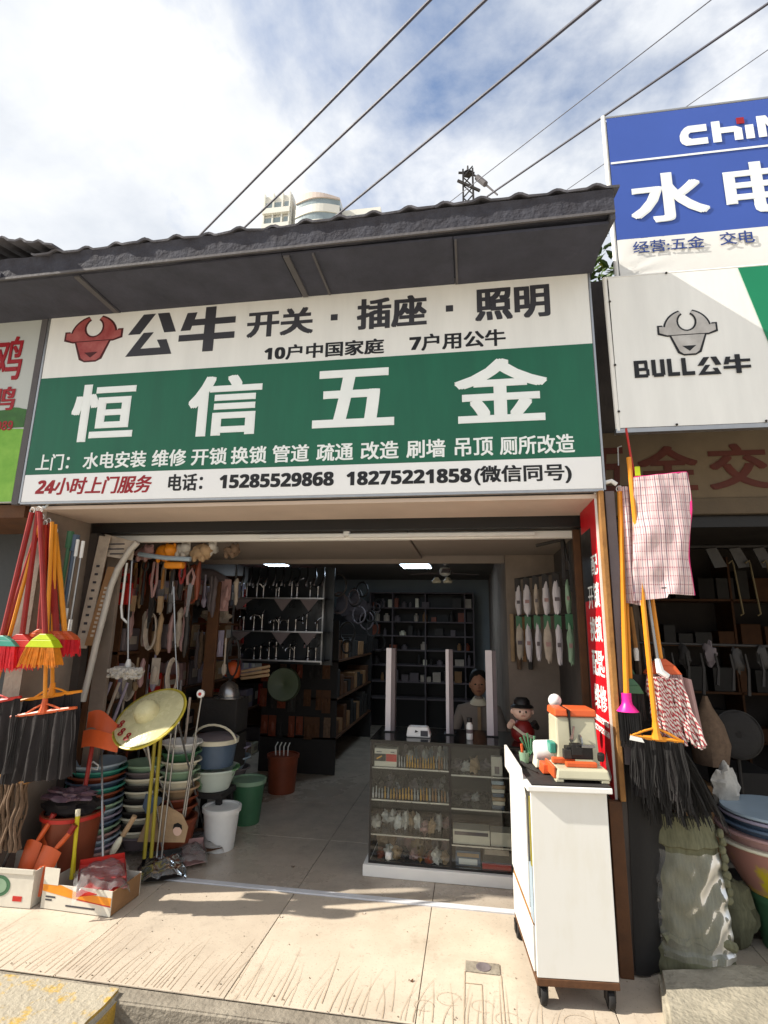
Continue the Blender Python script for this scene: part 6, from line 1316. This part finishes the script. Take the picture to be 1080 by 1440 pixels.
basin2('pink basin, second lowest of the stack before the right shop', bx0,by0,.31,.265,.235,M['pinkpale'],M['pinkpale'])
basin2('dark blue basin in the middle of the stack before the right shop', bx0+.01,by0,.39,.250,.19,M['blue_pl'],M['blue_pl'])
basin2('light blue basin, second highest of the stack before the right shop', bx0+.01,by0,.425,.245,.19,M['blue_pl'],M['lilac'])
basin2('pale blue rimmed basin, topmost of the stack before the right shop', bx0+.01,by0,.46,.240,.175,M['lilac'],M['blue_l'])
bucket('green bucket carrying the stacked basins at the right edge', 1.60,-.10,0,.17,.205,.255,M['green_pl'],M['green_pl'],None,None)
solo('plastic_bag', 'dull olive plastic bag squeezed between netting and green bucket', 'bag', MB().ell((1.30,-.10,.15),(.10,.09,.15),18,12,.5,6), M['net'], True)
solo('plastic_bag', 'crumpled white plastic bag behind the stacked basins', 'bag', MB().ell((1.375,.04,.70),(.065,.05,.10),18,12,.7,11), M['white_str'], True)
# dim goods inside the right shop, colours darkened to stand in for its shade
fg = thing('standing_fan', 'dim round fan guard standing inside the right shop', 'fan', (1.71,.62,.3))
part(fg, 'guard', MB().lathe([(0,0),(.10,.02),(.145,.0),(.150,-.03),(.145,-.06),(.06,-.09),(0,-.09)], 30, (1.715,.60,.885), (0,-1,.1)), M['black_mat'], True); part(fg, 'guard_ring', MB().lathe([(.147,.004),(.153,.0),(.153,-.012),(.147,-.012),(.147,.004)], 30, (1.715,.60,.885), (0,-1,.1)), M['iron'], True)
part(fg, 'pole', MB().tube([(1.715,.64,.76),(1.715,.66,.02)], .014, 8), M['iron'], True); part(fg, 'foot', MB().lathe([(.17,0),(.16,.02),(.02,.04)], 24, (1.715,.66,0)), M['iron'], True)
solo('brown_bag', 'brown paper bag with a pointed top beside the dim fan', 'bag', MB().lathe([(.10,0),(.115,.12),(.09,.24),(.04,.33),(.015,.40)], 10, (1.46,.40,.74), (0,0,1), .06), M['brown_str'], True)
ns = thing('wall_shelf', 'dark shelf unit inside the right shop', 'shelf', (2.2,2.7,0))
for z in (.5,.95,1.4,1.85): part(ns, 'board', MB().box(.95,3.45,2.5,2.88,z,z+.02), M['wood_d'])
for x_ in (.95,1.8,2.6,3.43): part(ns, 'upright', MB().box(x_,x_+.02,2.5,2.88,0,2.3), M['wood_d'])
rs_ = random.Random(77)
for zi, z in enumerate((.52,.97,1.42,1.87)):
    x_ = 1.0; k = 0
    while x_ < 3.3 and k < 14:
        w = rs_.uniform(.08,.2); h = rs_.uniform(.1,.3); ci = rs_.choice([0,3,5,8,4])
        solo('shelf_item', f"dim carton, {ORD[k]} from left on the {['lowest','second','third','highest'][zi]} shelf of the right shop", 'carton', MB().box(x_,x_+w,2.52,2.7,z+.001,z+h), [M['shade_grey'],M['black_mat'],M['wood_d']][ci % 3], bev=.006, group='cartons in the right shop'); x_ += w+rs_.uniform(.02,.08); k += 1
hx_ = thing('hanging_rack', 'rail with hanging hooks inside the right shop front', 'rail', (2.0,.5,1.6))
part(hx_, 'bar', MB().tube([(1.1,.55,2.12),(3.2,.55,2.12)], .01, 7), M['iron'], True); part(hx_, 'bar', MB().tube([(1.1,.55,1.46),(3.2,.55,1.44)], .01, 7), M['iron'], True)
for k in range(8):
    x_ = 1.78+.105*k; solo('roof_hook', f'thin brass hook hanging in the dim right shop, {ORD[k]} from left', 'hook', MB().tube([(x_-.03,.53,2.00),(x_-.005,.53,2.02),(x_,.53,1.99),(x_+.02,.52,1.66),(x_,.52,1.65)], .006, 6), M['shade_brass'], True, group='hooks in the right shop')
for k in range(9):
    x_ = 1.62+.15*k; solo('hanging_packet', f'grey film packet hanging at the right shop top, {ORD[k]} from left', 'packet', MB().add([(x_,.54,2.10),(x_+.07,.54,2.11),(x_+.13,.55,1.98),(x_+.05,.55,1.97),(x_,.56,2.10),(x_+.07,.56,2.11),(x_+.13,.57,1.98),(x_+.05,.57,1.97)],[(0,3,2,1),(4,5,6,7),(0,1,5,4),(1,2,6,5),(2,3,7,6),(3,0,4,7)]), M['shade_grey'], group='packets at the right shop top')
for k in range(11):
    x_ = 1.25+.16*k; solo('hanging_packet', f'dull packet on the lower rail of the right shop, {ORD[k]} from left', 'packet', MB().ell((x_,.53,1.36+.02*(k % 3)),(.04,.025,.075),10,8,.6,k), [M['shade_grey'],M['black_mat'],M['board_grey'],M['iron']][k % 4], True, group='packets on the right shop lower rail')
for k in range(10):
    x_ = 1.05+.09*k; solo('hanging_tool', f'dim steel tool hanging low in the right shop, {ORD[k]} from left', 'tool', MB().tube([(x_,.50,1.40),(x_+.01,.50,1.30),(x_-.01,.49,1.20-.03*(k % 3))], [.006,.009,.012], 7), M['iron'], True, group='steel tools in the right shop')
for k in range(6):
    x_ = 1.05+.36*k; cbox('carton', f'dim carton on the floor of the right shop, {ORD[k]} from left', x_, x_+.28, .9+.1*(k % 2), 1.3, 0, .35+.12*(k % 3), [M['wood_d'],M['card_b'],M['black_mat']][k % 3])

# ------------------------------------------------------------------ the dense clutter inside the doorway at the left
rs_ = random.Random(91); mut = [('brown',M['brown_str']),('dusty pink',M['pinkpale']),('grey',M['board_grey']),('tan',M['tan']),('black',M['iron']),('lilac',M['lilac']),('rust',M['brown_pl']),('pale',M['paper'])]
def hung(label, x, y, z, L, m_, kind, seed):
    r_ = random.Random(seed)
    if kind == 0:   # coil of hose
        a = L*.32; q_ = MB()
        for t0 in range(3): q_.tube([(x+(a-.006*t0)*math.cos(t)*.55, y+.012*t0, z-L*.5+(L*.5-.008*t0)*math.sin(t)) for t in [2*math.pi*i/16 for i in range(17)]], .008, 5)
    elif kind == 1: # long packet in film
        q_ = MB().tube([(x+.006*math.sin(i+seed), y+.006*math.cos(i*1.3+seed), z-L*i/7) for i in range(8)], [.006]+[r_.uniform(.014,.026) for _ in range(6)]+[.008], 7)
    elif kind == 2: # flat card with a bulge
        w = r_.uniform(.03,.05); q_ = MB().box(x-w, x+w, y, y+.004, z-L*.8, z).ell((x,y-.008,z-L*.5),(w*.7,.016,L*.24),10,7,.4,seed)
    else:           # handle with a head
        q_ = MB().tube([(x,y,z),(x+.004,y,z-L*.7)], .008, 6); q_.ell((x+.004,y,z-L*.82),(.022,.018,L*.16),10,7,.3,seed)
    solo(['hose_coil','wrapped_tool','carded_good','hanging_tool'][kind], label, ['coil','packet','packet','tool'][kind], q_, m_, True, group='goods hanging inside the left of the doorway')
kn = ['hose coil','long wrapped packet','carded item','hanging tool']
for row, (zt, y0, n, x0, dx, Lr) in enumerate(((2.03,.46,15,-2.95,.062,(.22,.42)),(1.66,.50,15,-2.96,.058,(.24,.42)),(1.28,.42,13,-2.92,.058,(.18,.32)),(1.93,.92,9,-2.42,.052,(.2,.4)),(1.48,1.05,8,-2.38,.05,(.2,.36)))):
    for k in range(n):
        w_, m_ = mut[rs_.randrange(8)]; kd = rs_.choice((0,1,1,2,3,1))
        hung(f"{w_} {kn[kd]}, {ORD[k]} from left in {['the top front','the middle front','the bottom front','the upper rear','the lower rear'][row]} row by the jamb", x0+dx*k+rs_.uniform(-.012,.012), y0+rs_.uniform(-.06,.06), zt+rs_.uniform(-.06,.03), rs_.uniform(*Lr), m_, kd, row*40+k)
for row, zt in enumerate((1.14,.86,.58)):
    for k in range(8):
        w_, m_ = [('rust',M['wood_d']),('grey',M['shade_grey']),('black',M['black_mat']),('brown',M['brown_pl']),('tan',M['brown_str'])][rs_.randrange(5)]
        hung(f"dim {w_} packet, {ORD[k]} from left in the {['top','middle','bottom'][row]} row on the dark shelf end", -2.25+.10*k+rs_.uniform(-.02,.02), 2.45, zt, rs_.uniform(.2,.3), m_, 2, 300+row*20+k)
rs_ = random.Random(55)
for zi, z in enumerate((.372,.772,1.172)):
    for k in range(10):
        y_ = 2.56+.19*k; h = rs_.uniform(.12,.3); solo('carton', f"dim carton, {ORD[k]} from the front on the {['low','middle','upper'][zi]} board of the dark shelf row", 'carton', MB().box(-1.75,-1.47,y_,y_+.15,z,z+h), [M['shade_grey'],M['wood_d'],M['card_b'],M['black_mat']][rs_.randrange(4)], bev=.006, group='cartons on the dark shelf row')
for k in range(7):
    x_ = -2.62+.09*k; a = rs_.uniform(-.05,.05)
    solo('standing_pole', f"thin {['pale','rust','steel'][k % 3]} pole standing behind the basin stacks, {ORD[k]} from left", 'pole', MB().tube([(x_,.42,.0),(x_+a,.48,1.0+.06*(k % 3))], .009, 7), [M['paper'],M['brown_pl'],M['steel']][k % 3], True, group='poles behind the basin stacks')
# litter and grit on the sunlit floor
rs_ = random.Random(66); q = MB()
for i in range(170):
    x_ = rs_.uniform(-2.5,.9); y_ = rs_.uniform(-.93,.6) if i % 3 else rs_.uniform(-.95,-.86); r_ = rs_.uniform(.0012,.0042)
    q.ell((x_,y_,.0025),(r_*rs_.uniform(.6,1.6),r_,r_*.5),6,4,.6,i)
part(fl, 'grit', q, mat('grit', '#857866', 0.95, 0.3, 20, 0), kind='stuff')
for k, (x_, y_, m_, w_) in enumerate(((-1.18,.30,M['wood_d'],'brown'),(-1.05,-.30,M['paper'],'pale'),(-.62,-.18,M['paper'],'white'),(-.30,-.70,M['wood_d'],'dark'))):
    solo('litter_scrap', f"tiny {w_} scrap lying on the {['shaded floor by the joint','sunlit floor left of centre','floor just outside the strip','floor near the drain'][k]}", 'litter', MB().sheet(lambda u,v: (x_+.02*u, y_+.014*v, .004+.004*math.sin(u*5+v*3)), 5, 4, .0006), m_, True)
